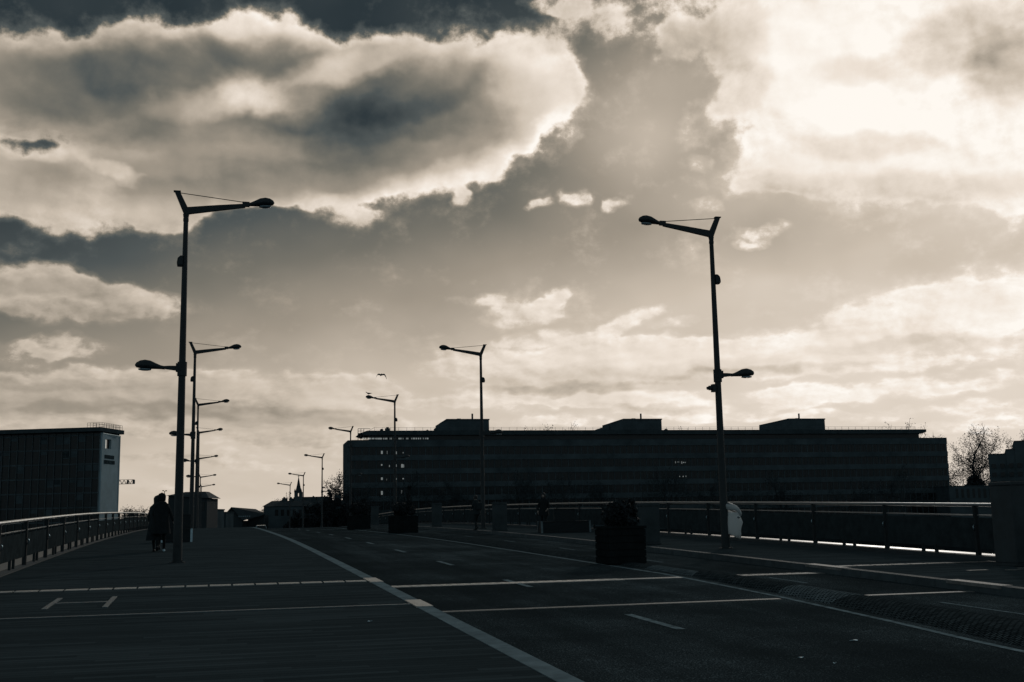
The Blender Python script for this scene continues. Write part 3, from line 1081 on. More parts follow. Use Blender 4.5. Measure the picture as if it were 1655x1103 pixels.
# ------------------------------------------------------------------ rubbish bag on the nearest right lamp
bx, by = 14.52, 31.0
bz = dz(bx, by)
t_ = thing('rubbish_bag', 'white plastic rubbish bag hanging in a ring on the nearest right street lamp', 'rubbish bag', (bx + .29, by - .02, bz))
rng = random.Random(3)
rings = []
NB = 28
prof_b = [(.37, .10, .10), (.36, .20, .17), (.42, .225, .19), (.58, .215, .19), (.75, .225, .20), (.90, .215, .195), (.98, .20, .185), (1.04, .21, .195)]
for iz, (z, ra, rb) in enumerate(prof_b):
    r_ = []
    for i in range(NB):
        a = 2 * math.pi * i / NB
        w = 1 + .07 * mnoise.noise(Vector((math.cos(a) * 2.2, math.sin(a) * 2.2, z * 2.0 + 5))) + .05 * math.sin(5 * a + z * 6) + .03 * math.sin(11 * a - z * 9)
        dzz = (.10 * math.cos(a + .4) if z < .40 else 0) * (1 if iz else .4)
        bulge = .07 * math.exp(-((z - .78) / .12) ** 2) * max(0, math.cos(a))
        r_.append(Vector((ra * w * math.cos(a) + bulge - .03, rb * w * math.sin(a), z - dzz)))
    rings.append(r_)
bmb = MB()
bmb.loft(rings)
bag = bmb.build('bag', M['bag'], t_, smooth=True)
# rolled edge over the tilted ring
cm = MB()
cr2 = []
for (f, zz) in ((1.0, -.05), (1.18, -.03), (1.26, .03), (1.2, .09), (1.05, .12), (.93, .10), (.88, .05)):
    r_ = []
    for i in range(NB):
        a = 2 * math.pi * i / NB
        w = 1 + .05 * mnoise.noise(Vector((math.cos(a) * 3, math.sin(a) * 3, zz * 8)))
        x = .215 * f * w * math.cos(a) - .03
        r_.append(Vector((x, .20 * f * w * math.sin(a), 1.09 + zz - .10 * x / .2 * .9 + .03 * math.sin(3 * a))))
    cr2.append(r_)
cm.loft(cr2, cap=False)
cm.build('bag_rim', M['bag'], bag, smooth=True)
lm = MB()
ring_pts = [Vector((.235 * math.cos(a) - .03, .215 * math.sin(a), 1.12 - .10 * math.cos(a))) for a in [2 * math.pi * i / 24 for i in range(25)]]
lm.tube(ring_pts, .014, 6, cap=False)
lm.tube([(-.26, 0, 1.17), (-.30, 0, 1.15)], .03, 6)
lm.build('ring', M['rail_dark'], t_)
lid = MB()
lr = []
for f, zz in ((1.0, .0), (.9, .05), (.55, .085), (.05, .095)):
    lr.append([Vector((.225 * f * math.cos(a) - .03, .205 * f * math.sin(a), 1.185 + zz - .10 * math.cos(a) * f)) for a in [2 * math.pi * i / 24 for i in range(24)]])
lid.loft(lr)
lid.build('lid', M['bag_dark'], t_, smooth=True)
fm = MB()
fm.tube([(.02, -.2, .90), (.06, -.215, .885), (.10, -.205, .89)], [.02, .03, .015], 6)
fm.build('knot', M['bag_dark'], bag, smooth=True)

# ------------------------------------------------------------------ planters
def leaf_cloud(mb, c, rx_, ry_, rz_, n, size, rng, squash=0.0):
    """n little leaf quads through an uneven volume"""
    cl = [(Vector((rng.gauss(0, .5), rng.gauss(0, .5), rng.gauss(0, .45))), rng.uniform(.25, .55)) for _ in range(max(5, n // 160))]
    for _ in range(n):
        cc, cr_ = rng.choice(cl)
        d = Vector((rng.gauss(0, 1), rng.gauss(0, 1), rng.gauss(0, 1)))
        d = d.normalized() * cr_ * rng.random() ** .4
        p = cc + d
        if p.length > 1.05:
            p *= 1.05 / p.length * rng.uniform(.8, 1)
        p = Vector((c[0] + p.x * rx_, c[1] + p.y * ry_, c[2] + p.z * rz_))
        a = Vector((rng.gauss(0, 1), rng.gauss(0, 1), rng.gauss(0, .7))).normalized()
        b_ = a.cross(Vector((rng.gauss(0, 1), rng.gauss(0, 1), rng.gauss(0, 1)))).normalized()
        s = size * rng.uniform(.6, 1.4)
        mb.add([p - a * s, p + b_ * s * .5, p + a * s, p - b_ * s * .5], [(0, 1, 2, 3)])
def planter(label, x, y, w, hb, hs, seed, tip=0.0):
    rng = random.Random(seed)
    z = dz(x, y, LOW)
    t_ = thing('planter', label, 'planter', (x, y, z), 0, 'planters on the median')
    bm_ = MB()
    h = w / 2
    bm_.box(-h + .03, h - .03, -h + .03, h - .03, .0, hb - .05)
    n = 5
    for s in range(4):
        ca, sa = math.cos(s * math.pi / 2), math.sin(s * math.pi / 2)
        u, n_ = Vector((ca, sa, 0)), Vector((sa, -ca, 0))
        for k_ in range(n):
            z0 = .03 + (hb - .09) * k_ / n
            bm_.frame(Vector((0, 0, 0)), u, Vector((0, 0, 1)), n_, -h + .012, h - .012, z0, z0 + (hb - .09) / n - .018, h - .03, h + .002)
    box_ = bm_.build('tub', M['soil'], t_)
    rm_ = MB()
    for s in range(4):
        ca, sa = math.cos(s * math.pi / 2), math.sin(s * math.pi / 2)
        u, n_ = Vector((ca, sa, 0)), Vector((sa, -ca, 0))
        rm_.frame(Vector((0, 0, 0)), u, Vector((0, 0, 1)), n_, -h - .02, h - .08, hb - .06, hb, h - .08, h + .02)
    rm_.build('rim', M['soil'], box_)
    sm = MB()
    leaf_cloud(sm, (0, 0, hb + hs * .42), h * .86, h * .86, hs * .55, 2600, .055, rng)
    leaf_cloud(sm, (-.04, 0, hb + hs * .28), h * 1.02, h * 1.02, hs * .40, 2400, .055, rng)
    if tip:
        leaf_cloud(sm, (h * .45, 0, hb + hs * .8 + tip * .4), .16, .16, tip * .6, 700, .05, rng)
    sm.build('shrub', M['leaf'], t_)
    st = MB()
    for _ in range(9):
        a = rng.uniform(0, 6.3)
        r0 = rng.uniform(.05, .3)
        p0 = Vector((r0 * math.cos(a), r0 * math.sin(a), hb - .06))
        p1 = p0 + Vector((rng.gauss(0, .12), rng.gauss(0, .12), hs * rng.uniform(.5, .8)))
        st.tube([p0, (p0 + p1) / 2 + Vector((rng.gauss(0, .03), 0, 0)), p1], [.014, .01, .005], 5)
    st.build('stem', M['bark'], t_)
planter('dark timber planter with a clipped dark shrub on the median, nearest the camera', 10.08, 27.7, 1.0, .95, .66, 11, .22)
planter('dark timber planter with an upright bushy shrub, second on the median', 9.74, 59.6, 1.35, .9, 1.0, 12, .75)
planter('dark timber planter with a tall bushy shrub, farthest on the median', 9.25, 74.2, 1.35, .9, .95, 13, .35)

# ------------------------------------------------------------------ pillars on the right pavement
def pillar(label, x, y, wx, wy, h, lev=0.0, group='pillars on the right pavement'):
    z = dz(x, y, lev)
    t_ = thing('stone_pillar', label, 'pillar', (x, y, z), 0, group)
    b_ = MB()
    b_.box(-wx / 2, wx / 2, -wy / 2, wy / 2, .07, h - .09, .015)
    b_.build('shaft', M['pillar'], t_)
    b_ = MB()
    b_.box(-wx / 2 - .02, wx / 2 + .02, -wy / 2 - .02, wy / 2 + .02, 0, .068, .01)
    b_.build('plinth', M['stone_dark'], t_)
    b_ = MB()
    b_.box(-wx / 2 - .015, wx / 2 + .015, -wy / 2 - .015, wy / 2 + .015, h - .088, h, .015)
    b_.build('cap', M['pillar'], t_)
pillar('pale square stone pillar mostly hidden behind the nearest planter', 13.62, 34.7, .55, .5, 1.30)
pillar('pale square stone pillar by the kerb left of the double sided bench', 13.42, 53.6, .62, .5, 1.36)
pillar('pale square stone pillar by the kerb left of the walking person', 13.38, 69.2, .55, .5, 1.42)
pillar('pale square stone pillar farthest away, left of the second planter', 12.4, 89.5, .55, .5, 1.45)
b_ = thing('pylon', 'big dark square pylon at the right edge of the picture, ending the railing', 'pylon', (17.55, 21.35, dz(17.5, 21.35)))
q = MB()
q.box(-1.05, 1.05, -.35, .35, .06, 1.70, .02)
q.build('shaft', M['stone_dark'], b_)
q = MB()
q.box(-1.08, 1.08, -.38, .38, 0, .058, .01)
q.build('plinth', M['stone_dark'], b_)
q = MB()
q.box(-1.065, 1.065, -.365, .365, 1.702, 1.78, .015)
q.build('cap', M['stone_dark'], b_)

# ------------------------------------------------------------------ benches
def bench(label, x, y, length, back_a, back_b, rotz, hb=1.02, end_m='steel'):
    z = dz(x, y)
    t_ = thing('bench', label, 'bench', (x, y, z), rotz, 'timber benches')
    L = length / 2
    b_ = MB()
    k = 7
    b_.loft([[Vector((-L - .05, -.55, 0)), Vector((L + .05, -.55, 0)), Vector((L + .05, .55, 0)), Vector((-L - .05, .55, 0))],
             [Vector((-L, -.48, .46)), Vector((L, -.48, .46)), Vector((L, .48, .46)), Vector((-L, .48, .46))]])
    b_.build('base', M['wood'], t_)
    s = MB()
    for i in range(8):
        y0 = -.50 + i * .125
        s.box(-L - .01, L + .01, y0 + .006, y0 + .119, .462, .50)
    s.build('seat', M['wood'], t_)
    r_ = MB()
    n = Vector((1, 0, 0))
    r_.prism([(-.16, .502), (.16, .502), (.045, hb), (-.045, hb)], Vector((0, 0, 0)), Vector((0, 1, 0)), Vector((0, 0, 1)), n, back_a, back_b)
    r_.box(back_a, back_b, -.06, .06, hb + .001, hb + .03)
    r_.build('backrest', M['wood'], t_)
    e = MB()
    for sx_ in (-1, 1):
        xe = sx_ * (L + .02)
        e.prism([(-.56, .0), (-.50, .0), (-.44, .51), (-.49, .51)], Vector((xe, 0, 0)), Vector((0, 1, 0)), Vector((0, 0, 1)), n, -.045, .035)
        e.prism([(.50, .0), (.56, .0), (.49, .51), (.44, .51)], Vector((xe, 0, 0)), Vector((0, 1, 0)), Vector((0, 0, 1)), n, -.045, .035)
    e.build('end_frame', M[end_m], t_)
bench('dark timber double sided bench on the left walkway behind the nearest lamp', -1.22, 47.0, 1.05, -.5, .5, 0.0)
bench('dark timber double sided bench on the right pavement, longer than the left one', 15.15, 48.8, 2.1, -.45, .5, -.12, 1.0, 'joint_dull')

# ------------------------------------------------------------------ parked car beyond the crest
cx_, cy_ = 6.65, 159.0
t_ = thing('car', 'pale car just beyond the crest of the road, only its roof in view', 'car', (cx_, cy_, dz(cx_, cy_, LOW)))
slope = -.037
cbm = MB()
def car_ring(y, w, z0, z1):
    return [Vector((-w, y, z0)), Vector((w, y, z0)), Vector((w * 1.02, y, (z0 + z1) / 2)), Vector((w * .93, y, z1)), Vector((-w * .93, y, z1)), Vector((-w * 1.02, y, (z0 + z1) / 2))]
cbm.loft([car_ring(-2.05, .76, .35, .75), car_ring(-1.9, .84, .25, .88), car_ring(-.9, .87, .22, .95), car_ring(1.0, .87, .22, .95), car_ring(1.8, .83, .25, .85), car_ring(2.05, .74, .35, .68)])
body = cbm.build('body', M['car'], t_)
rfm = MB()
rfm.loft([[Vector((-.74, -1.75, .93)), Vector((.74, -1.75, .93)), Vector((.56, -1.2, 1.44)), Vector((-.56, -1.2, 1.44))],
          [Vector((-.76, -.2, .95)), Vector((.76, -.2, .95)), Vector((.60, -.2, 1.51)), Vector((-.60, -.2, 1.51))],
          [Vector((-.76, 1.2, .95)), Vector((.76, 1.2, .95)), Vector((.58, .35, 1.47)), Vector((-.58, .35, 1.47))]])
rfm.build('cabin', M['car'], body)
gm = MB()
gm.add([(-.68, -1.74, .99), (.68, -1.74, .99), (.53, -1.275, 1.40), (-.53, -1.275, 1.40)], [(0, 1, 2, 3)])
gm.build('rear_window', M['glass'], body)
for sx_ in (-1, 1):
    for yy_ in (-1.3, 1.3):
        wm = MB()
        wm.tube([(sx_ * .66, yy_, .31), (sx_ * .86, yy_, .31)], .31, 18)
        wo = wm.build('wheel', M['rubber'], t_)
        wm = MB()
        wm.tube([(sx_ * .80, yy_, .31), (sx_ * .875, yy_, .31)], .19, 12)
        wm.build('rim', M['steel'], wo)
    lm = MB()
    lm.box(sx_ * .55 - .12, sx_ * .55 + .12, -2.09, -2.03, .62, .74)
    lm.build('tail_light', M['bag_dark'], body)
t_.rotation_euler = (slope, 0, 0)

# ------------------------------------------------------------------ scraps of paper on the road
for i, (x, y, l, sz, lb_) in enumerate(((7.47, 12.51, LOW, .05, 'longest pale paper scrap on the asphalt near the median'), (6.18, 11.45, LOW, .03, 'small pale paper scrap nearest the lane dash on the asphalt'),
                                        (6.31, 10.98, LOW, .02, 'tiny pale paper scrap closest to the bottom edge of the road'), (2.07, 15.40, 0.0, .03, 'small pale paper scrap on the walkway boards near the kerb'))):
    q = MB()
    n = 7
    rr = []
    for zz in (0.0, .003):
        rr.append([Vector((sz * (1 + .3 * math.sin(3 * a + i)) * math.cos(a), sz * .45 * math.sin(a), zz + .006 * math.sin(2 * a + i) + .006)) for a in [2 * math.pi * k_ / n for k_ in range(n)]])
    q.loft(rr)
    o = q.build('paper_scrap', M['shoe_light'], loc=(x, y, dz(x, y, l) + .008))
    tag(o, lb_, 'litter', 'paper scraps on the bridge')

# ------------------------------------------------------------------ people
def person(label, x, y, heading, height, arms, legs, lean=0.0, coat=None, coat_mat=None, hair_len=0.0, shoe_mats=('shoe', 'shoe'), on=0.0, group=None, hood=False, bag=False, bulk=1.0):
    """joint skeleton grown into one surface; +y local is the walking direction"""
    k = height / 1.76
    z = dz(x, y, on)
    t_ = thing('person', label, 'person', (x, y, z), heading, group)
    V, E, RAD = [], [], []
    def jt(p, r_, par=None):
        V.append(Vector(p) * k)
        RAD.append(r_ * k)
        if par is not None:
            E.append((par, len(V) - 1))
        return len(V) - 1
    def L(p):      # lean of the upper body forward
        h = max(0, p[2] - .95)
        return (p[0], p[1] + h * lean, p[2] - h * lean * lean * .4)
    pel = jt((0, 0, .95), .145)
    sp = jt(L((0, 0, 1.12)), .135, pel)
    ch = jt(L((0, 0, 1.32)), .155, sp)
    nk = jt(L((0, .01, 1.47)), .065, ch)
    hb_ = jt(L((0, .03, 1.56)), .072, nk)
    hm_ = jt(L((0, .045, 1.64)), .093, hb_)
    ht_ = jt(L((0, .04, 1.715)), .07, hm_)
    jt(L((0, .145, 1.615)), .014, hm_)          # nose
    hands = []
    for s, (el_, wr) in zip((-1, 1), arms):
        sh = jt(L((s * .17, 0, 1.40)), .062, ch)
        e_ = jt(L((s * .20 + el_[0], el_[1], el_[2])), .047, sh)
        w_ = jt(L((s * .20 + wr[0], wr[1], wr[2])), .034, e_)
        pv, ev = V[w_] / k, V[e_] / k
        d = (pv - ev).normalized()
        side = Vector((s, 0, 0))
        side = (side - d * side.dot(d)).normalized()
        fr_ = d.cross(side).normalized()
        palm = jt(pv + d * .06, .032, w_)
        hands.append(V[palm].copy())
        for fi, off in enumerate((-.028, -.009, .009, .026)):
            ln = (.07, .085, .08, .06)[fi]
            b0 = pv + d * .095 + fr_ * off
            a1 = jt(b0, .011, palm)
            a2 = jt(b0 + d * ln * .5 - side * .012, .009, a1)
            jt(b0 + d * ln * .9 - side * .035, .008, a2)
        tb = jt(pv + d * .05 - fr_ * .045, .012, palm)
        jt(pv + d * .09 - fr_ * .062, .010, tb)
    feet = []
    for s, (kn, an) in zip((-1, 1), legs):
        hp = jt((s * .09, 0, .90), .095, pel)
        kk = jt((s * .10 + kn[0], kn[1], kn[2]), .06, hp)
        aa = jt((s * .10 + an[0], an[1], an[2]), .042, kk)
        feet.append((Vector((s * .10 + an[0], an[1], an[2])) * k, an[3] if len(an) > 3 else 0))
        jt((s * .10 + an[0] + s * .01, an[1] + .07, max(.045, an[2] - .045)), .038, aa)
    me = bpy.data.meshes.new('body')
    me.from_pydata(V, E, [])
    o = bpy.data.objects.new('body', me)
    COL.objects.link(o)
    o.modifiers.new('skin', 'SKIN')
    lay = me.skin_vertices[0].data
    for i, r_ in enumerate(RAD):
        lay[i].radius = (r_, r_)
        lay[i].use_root = (i == 0)
    ss = o.modifiers.new('smooth', 'SUBSURF')
    ss.levels = ss.render_levels = 1
    dg = bpy.context.evaluated_depsgraph_get()
    nm = bpy.data.meshes.new_from_object(o.evaluated_get(dg))
    nm.name = 'body'
    bpy.data.objects.remove(o)
    o = bpy.data.objects.new('body', nm)
    COL.objects.link(o)
    o.parent = t_
    nm.materials.clear()
    nm.materials.append(coat_mat or M['cloth'])
    nm.materials.append(M['skin'])
    neck_z = V[nk].z
    for p in nm.polygons:
        c = p.center
        if c.z > neck_z + .01 or min((c - h).length for h in hands) < .10 * k:
            p.material_index = 1
        p.use_smooth = True
    # hair or hood
    hc = V[hm_] + Vector((0, -.012, .02)) * k
    hm2 = MB()
    rr = []
    nseg = 16
    top = .125 if not hood else .14
    zlow = -.09 - hair_len
    for j in range(8):
        tt = j / 7
        zz = top + (zlow - top) * tt
        rad = (math.sqrt(max(0.003, 1 - max(0, zz / top) ** 2)) * (.103 if not hood else .125)) if zz > 0 else (.103 if not hood else .13) * (1 - .12 * tt)
        ring = []
        for i in range(nseg):
            a = 2 * math.pi * i / nseg
            yy_ = math.sin(a)
            cut = 1.0 if yy_ < .35 or zz > .05 else .80
            ring.append(hc + Vector((rad * math.cos(a), rad * yy_ * cut * 1.08 - .008, zz)) * k)
        rr.append(ring)
    hm2.loft(list(reversed(rr)))
    hm2.build('hood' if hood else 'hair', (coat_mat or M['cloth']) if hood else M['hair'], o, smooth=True)
    # ears
    if not hood and hair_len < .02:
        for s in (-1, 1):
            em = MB()
            c = V[hm_] + Vector((s * .094, .0, -.012)) * k
            em.tube([c + Vector((0, 0, -.03)) * k, c + Vector((s * .012, -.01, 0)) * k, c + Vector((0, -.01, .03)) * k], [.008 * k, .017 * k, .01 * k], 6)
            em.build('ear', M['skin'], o, smooth=True)
    # coat
    if coat:
        hem, flare, swing = coat
        secs = [(1.53, .10, .09), (1.47, .15, .11), (1.42, .20, .13), (1.34, .215, .145), (1.15, .20, .145), (.98, .205, .155)]
        zz = .98
        while zz - .12 > hem:
            zz -= .12
            f = (0.98 - zz) / max(.1, .98 - hem)
            secs.append((zz, .205 + flare * f, .16 + flare * .9 * f))
        secs.append((hem, .205 + flare, .16 + flare * .9))
        rr = []
        for (zz, wx, wy) in secs:
            ring = []
            f = max(0, (.98 - zz) / max(.1, .98 - hem))
            for i in range(20):
                a = 2 * math.pi * i / 20
                fold = 1 + .07 * f * math.sin(5 * a + 1.3) + .03 * mnoise.noise(Vector((a, zz * 4, hem)))
                p = L((wx * bulk * fold * math.cos(a) + swing * f, wy * bulk * fold * math.sin(a), zz))
                ring.append(Vector(p) * k)
            rr.append(ring)
        cm = MB()
        cm.loft(rr, cap=False)
        cm.build('coat', coat_mat or M['cloth'], t_, smooth=True)
    # shoes
    for (f, pitch_), sm_ in zip(feet, shoe_mats):
        q = MB()
        base = f + Vector((0, 0, -f.z + max(0, f.z - .085 * k)))
        secs = [(-.075, .035, .06), (-.03, .042, .085), (.05, .045, .07), (.13, .048, .05), (.185, .03, .03)]
        rr = []
        for (yy_, w, h) in secs:
            dzp = math.sin(pitch_) * (.16 - yy_)
            ring = []
            for i in range(10):
                a = 2 * math.pi * i / 10
                ring.append(base + Vector((w * math.cos(a), yy_, max(0.0, h * (.5 + .5 * math.sin(a))) + max(0, dzp) + .003)) * k)
            rr.append(ring)
        q.loft(rr)
        q.build('shoe', M[sm_], t_, smooth=True)
    if bag:
        q = MB()
        q.box(-.16, .16, -.30, -.14, 1.02, 1.40, .05)
        q.v = [tuple(Vector(L(p)) * k) for p in q.v]
        q.build('backpack', M['cloth_grey'], t_, smooth=False)
    return t_
HANG = (((-.03, -.02, 1.12), (-.02, .05, .88)), ((.03, -.02, 1.12), (.02, .05, .88)))
WALK_A = (((0, .10, .50), (.02, .16, .09)), ((0, .03, .50), (0, -.20, .14, .45)))
WALK_B = (((0, .05, .50), (0, -.16, .12, .4)), ((0, .12, .50), (0, .20, .09)))
STAND = (((0, .02, .50), (0, 0, .085)), ((0, .02, .50), (.02, .02, .085)))
person('person with one pale shoe, right one of the couple on the left walkway', -1.47, 37.6, 0.05, 1.80,
       (((-.03, .06, 1.14), (.02, .14, .98)), ((.09, -.02, 1.12), (.17, .06, .90))), WALK_B, .05, (.55, .05, -.02), M['cloth'], .03, ('shoe', 'shoe_light'), bulk=1.12, hood=True)
person('person in a long flared coat, left one of the couple on the left walkway', -1.62, 37.95, -.06, 1.73,
       (((-.05, .02, 1.14), (-.04, .12, .93)), ((.04, .06, 1.14), (.10, .14, 1.0))), WALK_A, .10, (.36, .03, -.07), M['cloth_grey'], .05, bulk=1.12, hood=True)
person('person stepping off the kerb beside the second right street lamp', 12.75, 55.6, .5, 1.72,
       (((-.05, .06, 1.15), (0, .2, 1.08)), ((.03, -.04, 1.12), (.02, .02, .9))), WALK_B, .06, (.80, .03, 0), M['cloth_grey'], 0, on=.01, bag=True)
person('person in a dark coat on the right pavement beside the long bench', 14.85, 50.9, 2.6, 1.76,
       (((-.09, .06, 1.14), (-.02, .16, 1.02)), ((.07, .02, 1.12), (.06, .08, .92))), WALK_A, .03, (.72, .04, 0), M['cloth'], .03)
person('hooded dark figure standing on the right pavement near the second planter', 13.9, 84.0, 1.2, 1.74, HANG, STAND, .02, (.6, .04, 0), M['cloth'], 0, hood=True)

# ------------------------------------------------------------------ gulls
def gull(label, loc, rotz, flying):
    t_ = thing('gull', label, 'bird', loc, rotz, None)
    secs = [(-.30, .02, .012, .012), (-.22, .0, .04, .03), (-.10, -.005, .065, .06), (.03, .0, .075, .072), (.13, .02, .055, .055), (.18, .045, .04, .042), (.225, .05, .036, .036), (.265, .045, .02, .02), (.31, .035, .006, .006)]
    b_ = MB()
    rr = []
    for (x, z, w, h) in secs:
        lift = 0 if flying else max(0, x - .08) * .55
        rr.append([Vector((x, w * math.cos(a), z + lift + h * math.sin(a))) for a in [2 * math.pi * i / 12 for i in range(12)]])
    b_.loft(rr)
    body = b_.build('body', M['bird'], t_, smooth=True)
    if flying:
        for s in (-1, 1):
            w_ = MB()
            def sec(yy_, zz, x0, c, th):
                return [Vector((x0, s * yy_, zz)), Vector((x0 - c * .4, s * yy_, zz + th)), Vector((x0 - c, s * yy_, zz - c * .35)), Vector((x0 - c * .4, s * yy_, zz - th * .6))]
            w_.loft([sec(.03, .05, .12, .22, .035), sec(.20, .09, .14, .22, .03), sec(.33, .08, .13, .20, .028), sec(.44, -.10, .07, .15, .02), sec(.54, -.36, -.04, .06, .008)])
            w_.build('wing', M['bird'], t_, smooth=True)
    else:
        for s in (-1, 1):
            w_ = MB()
            w_.loft([[Vector((.08 - .44 * q, s * (.068 + .012 * math.sin(3.1 * q)) + s * .012 * math.cos(a) * (1 - q), .03 - .02 * q + (.05 - .04 * q) * math.sin(a))) for a in [2 * math.pi * i / 8 for i in range(8)]] for q in (0, .25, .5, .75, 1)])
            w_.build('wing', M['bird'], t_, smooth=True)
            l_ = MB()
            l_.tube([(.0, s * .03, -.05), (.01, s * .03, -.11), (.0, s * .03, -.165)], .006, 5)
            l_.tube([(-.01, s * .03, -.166), (.05, s * .03, -.17)], .006, 5)
            l_.build('leg', M['bird'], t_)
    return t_
g = gull('dark gull in flight with drooping wing tips, above the row of right lamps', at(616, 606.5, 125), 1.1, True)
g.rotation_euler = (R(4), R(-26), R(66))
g.scale = (1.15, 1.15, 1.15)
l3 = lamps_r[2]
bpy.context.view_layer.update()
hp = l3.matrix_world @ Vector((2.10, 0, 9.3 + .28 + .05 + .155 + .165))
g = gull('gull sitting on the head of the third right street lamp', hp, 2.6, False)
g.scale = (.85, .85, .85)
g.location = hp + Vector((0, 0, -.02))

# ------------------------------------------------------------------ long office block on the right
G0 = GZ
LIFT = 5.73
A = Vector((30.49, 265.34, 0))
B_ = Vector((185.55, 259.31, 0))
u = (B_ - A).normalized()
LEN = (B_ - A).length
nn = Vector((u.y, -u.x, 0))                 # towards the viewer
UP = Vector((0, 0, 1))
ob = thing('office_block', 'long dark office block with five window rows, set back roof storey and three roof houses', 'building', (A.x, A.y, G0))
off = Vector((A.x, A.y, G0))
def rel(v):
    return v - off
OA = rel(A) + UP * LIFT
GB = G0 - LIFT
ZT = 14.28
DEP = 15.0
q = MB()
rows = [(10.8, 12.72), (7.65, 9.57), (4.5, 6.42), (1.35, 3.27), (-1.8, .12), (-5.0, -3.0)]
edges_ = [ZT] + [z for r_ in rows for z in (r_[1], r_[0])] + [GB]
# spandrel bands
for i in range(0, len(edges_), 2):
    q.frame(OA, u, UP, nn, 0, LEN, edges_[i + 1], edges_[i], -.35, 0)
NB_ = 94
bay = LEN / NB_
for (z0, z1) in rows:
    for i in range(NB_ + 1):
        a = i * bay
        w = .09 if 0 < i < NB_ else .45
        q.frame(OA, u, UP, nn, max(0, a - w), min(LEN, a + w), z0, z1, -.36, -.20)
# end walls, back and roof
q.frame(OA, u, UP, nn, 0, .4, GB, ZT - .002, -DEP, -.352)
q.frame(OA, u, UP, nn, LEN - .4, LEN, GB, ZT - .002, -DEP, -.352)
q.frame(OA, u, UP, nn, .402, LEN - .402, GB, ZT - .004, -DEP, -DEP + .4)
q.frame(OA, u, UP, nn, .402, LEN - .402, ZT - .9, ZT - .45, -DEP + .402, -.352)
wall = q.build('wall', M['concrete_dark'], ob)
q = MB()
q.prism([(0, ZT - 1.6), (0, ZT - .9), (.9, ZT + .06), (LEN, ZT + .06), (LEN, ZT - .02), (.9, ZT - .02), (.06, ZT - .95), (.06, ZT - 1.6)], OA, u, UP, nn, .003, .05)
q.build('coping', M['slab'], ob)
# panes: the largest ones singly, the rest together
rng = random.Random(5)
rest = MB()
def pane(mb, i, z0, z1, c=-.30):
    a0, a1 = i * bay + .13, (i + 1) * bay - .13
    mb.frame(OA, u, UP, nn, a0, a1, z0, z1, c, c + .03)
    mb.frame(OA, u, UP, nn, (a0 + a1) / 2 - .03, (a0 + a1) / 2 + .03, z0, z1, c + .031, c + .08)
for ri, (z0, z1) in enumerate(rows):
    for i in range(NB_):
        if ri < 4 and i < 24:
            w_ = MB()
            pane(w_, i, z0, z1)
            w_.build('window', M['glass'], ob)
        else:
            pane(rest, i, z0, z1)
o = rest.build('window', M['glass'], ob)
o['kind'] = 'stuff'
# emissive slots painted in for sky light seen through the rooms
lit = MB()
def slot(mb, a0, a1, z0, z1, c=-.265):
    mb.frame(OA, u, UP, nn, a0, a1, z0, z1, c, c + .01)
def glow_px(mb, x0, x1, y0, y1, c=-.262):
    pa, pb = rel(at(x0, y1, 264)), rel(at(x1, y0, 264))
    # slide along the sight line on to the window plane
    def on(px, py):
        d = at(px, py, 264) - CAM
        t_ = (A + nn * c - CAM).dot(nn) / d.dot(nn)
        return CAM + d * t_ - off
    p0, p1 = on(x0, y1), on(x1, y0)
    mb.frame(OA, u, UP, nn, (p0 - OA).dot(u), (p1 - OA).dot(u), p0.z - OA.z, p1.z - OA.z, c, c + .01)
for (x0, x1, y0, y1) in [(615.8, 618.6, 729, 734), (625, 626, 729, 734), (636.5, 638, 729, 732), (639, 641.2, 730, 734.3), (651, 652, 731, 733),
                         (615.8, 618, 750.5, 753), (628.8, 630, 752, 755), (637, 641, 751, 755), (648, 651.5, 750.5, 756), (652, 653, 751, 756),
                         (615.8, 618.6, 772, 776), (624.8, 625.6, 774, 777), (637.5, 641, 773, 776), (650.5, 652.6, 773, 775), (615.8, 618.6, 794, 800), (637.5, 640, 794, 798), (648.5, 649.8, 793, 798),
                         (1091, 1092.2, 746, 749), (1095.2, 1097.4, 746, 748), (1101, 1102.4, 746, 750), (1104, 1108, 747, 748.6), (1097, 1099, 769.5, 771.2), (1103.5, 1105, 769.5, 771.5), (1107, 1109, 769, 771.2)]:
    lit = MB()
    glow_px(lit, x0, x1, y0, y1)
    lit.build('glow_pane', M['glow_dim'], ob)
# set back top storey
S0 = (rel(Vector((34.4, 267.48, 0))) - OA).dot(u)
S1 = LEN - 5.0
q = MB()
q.frame(OA, u, UP, nn, S0 + 1.2, S1 - 1.5, ZT - .45, 15.55, -12.5, -2.4)
q.build('top_storey', M['glass'], ob)
q = MB()
q.prism([(S0 - 1.0, 16.0), (S0 + .8, 16.62), (S1, 16.62), (S1, 15.95), (S1 - 1.2, 15.55), (S0 + .2, 15.55)], OA, u, UP, nn, -13.2, -1.2)
q.build('roof', M['slab'], ob)
q = MB()
rng = random.Random(9)
a = S0 + 1.0
for (x0, x1) in [(585.8, 589.2), (590, 592), (594.2, 595.4), (595.4, 597.2), (608, 610), (610.4, 617.2), (619, 620.4), (621.6, 623.4), (623.8, 626), (630, 631), (632.2, 633.2), (636.4, 638), (638.2, 639.6), (644, 646.4), (647, 648.8), (651, 651.8), (656.4, 657.4), (658.4, 659.8), (664.6, 665.4), (667, 668.8), (669.4, 671), (672, 674), (675.4, 677.6), (679, 680.4), (683.6, 684.6), (686.8, 688), (689.4, 692.4)]:
    q = MB()
    glow_px(q, x0, x1, 707.9 + .002 * (640 - x0), 710.6 - .003 * (x0 - 600), -2.36)
    q.build('glow_pane', M['lit' if x0 < 596 else 'glow_dim'], ob)  # emissive strips painted in for sky seen through the corner glazing
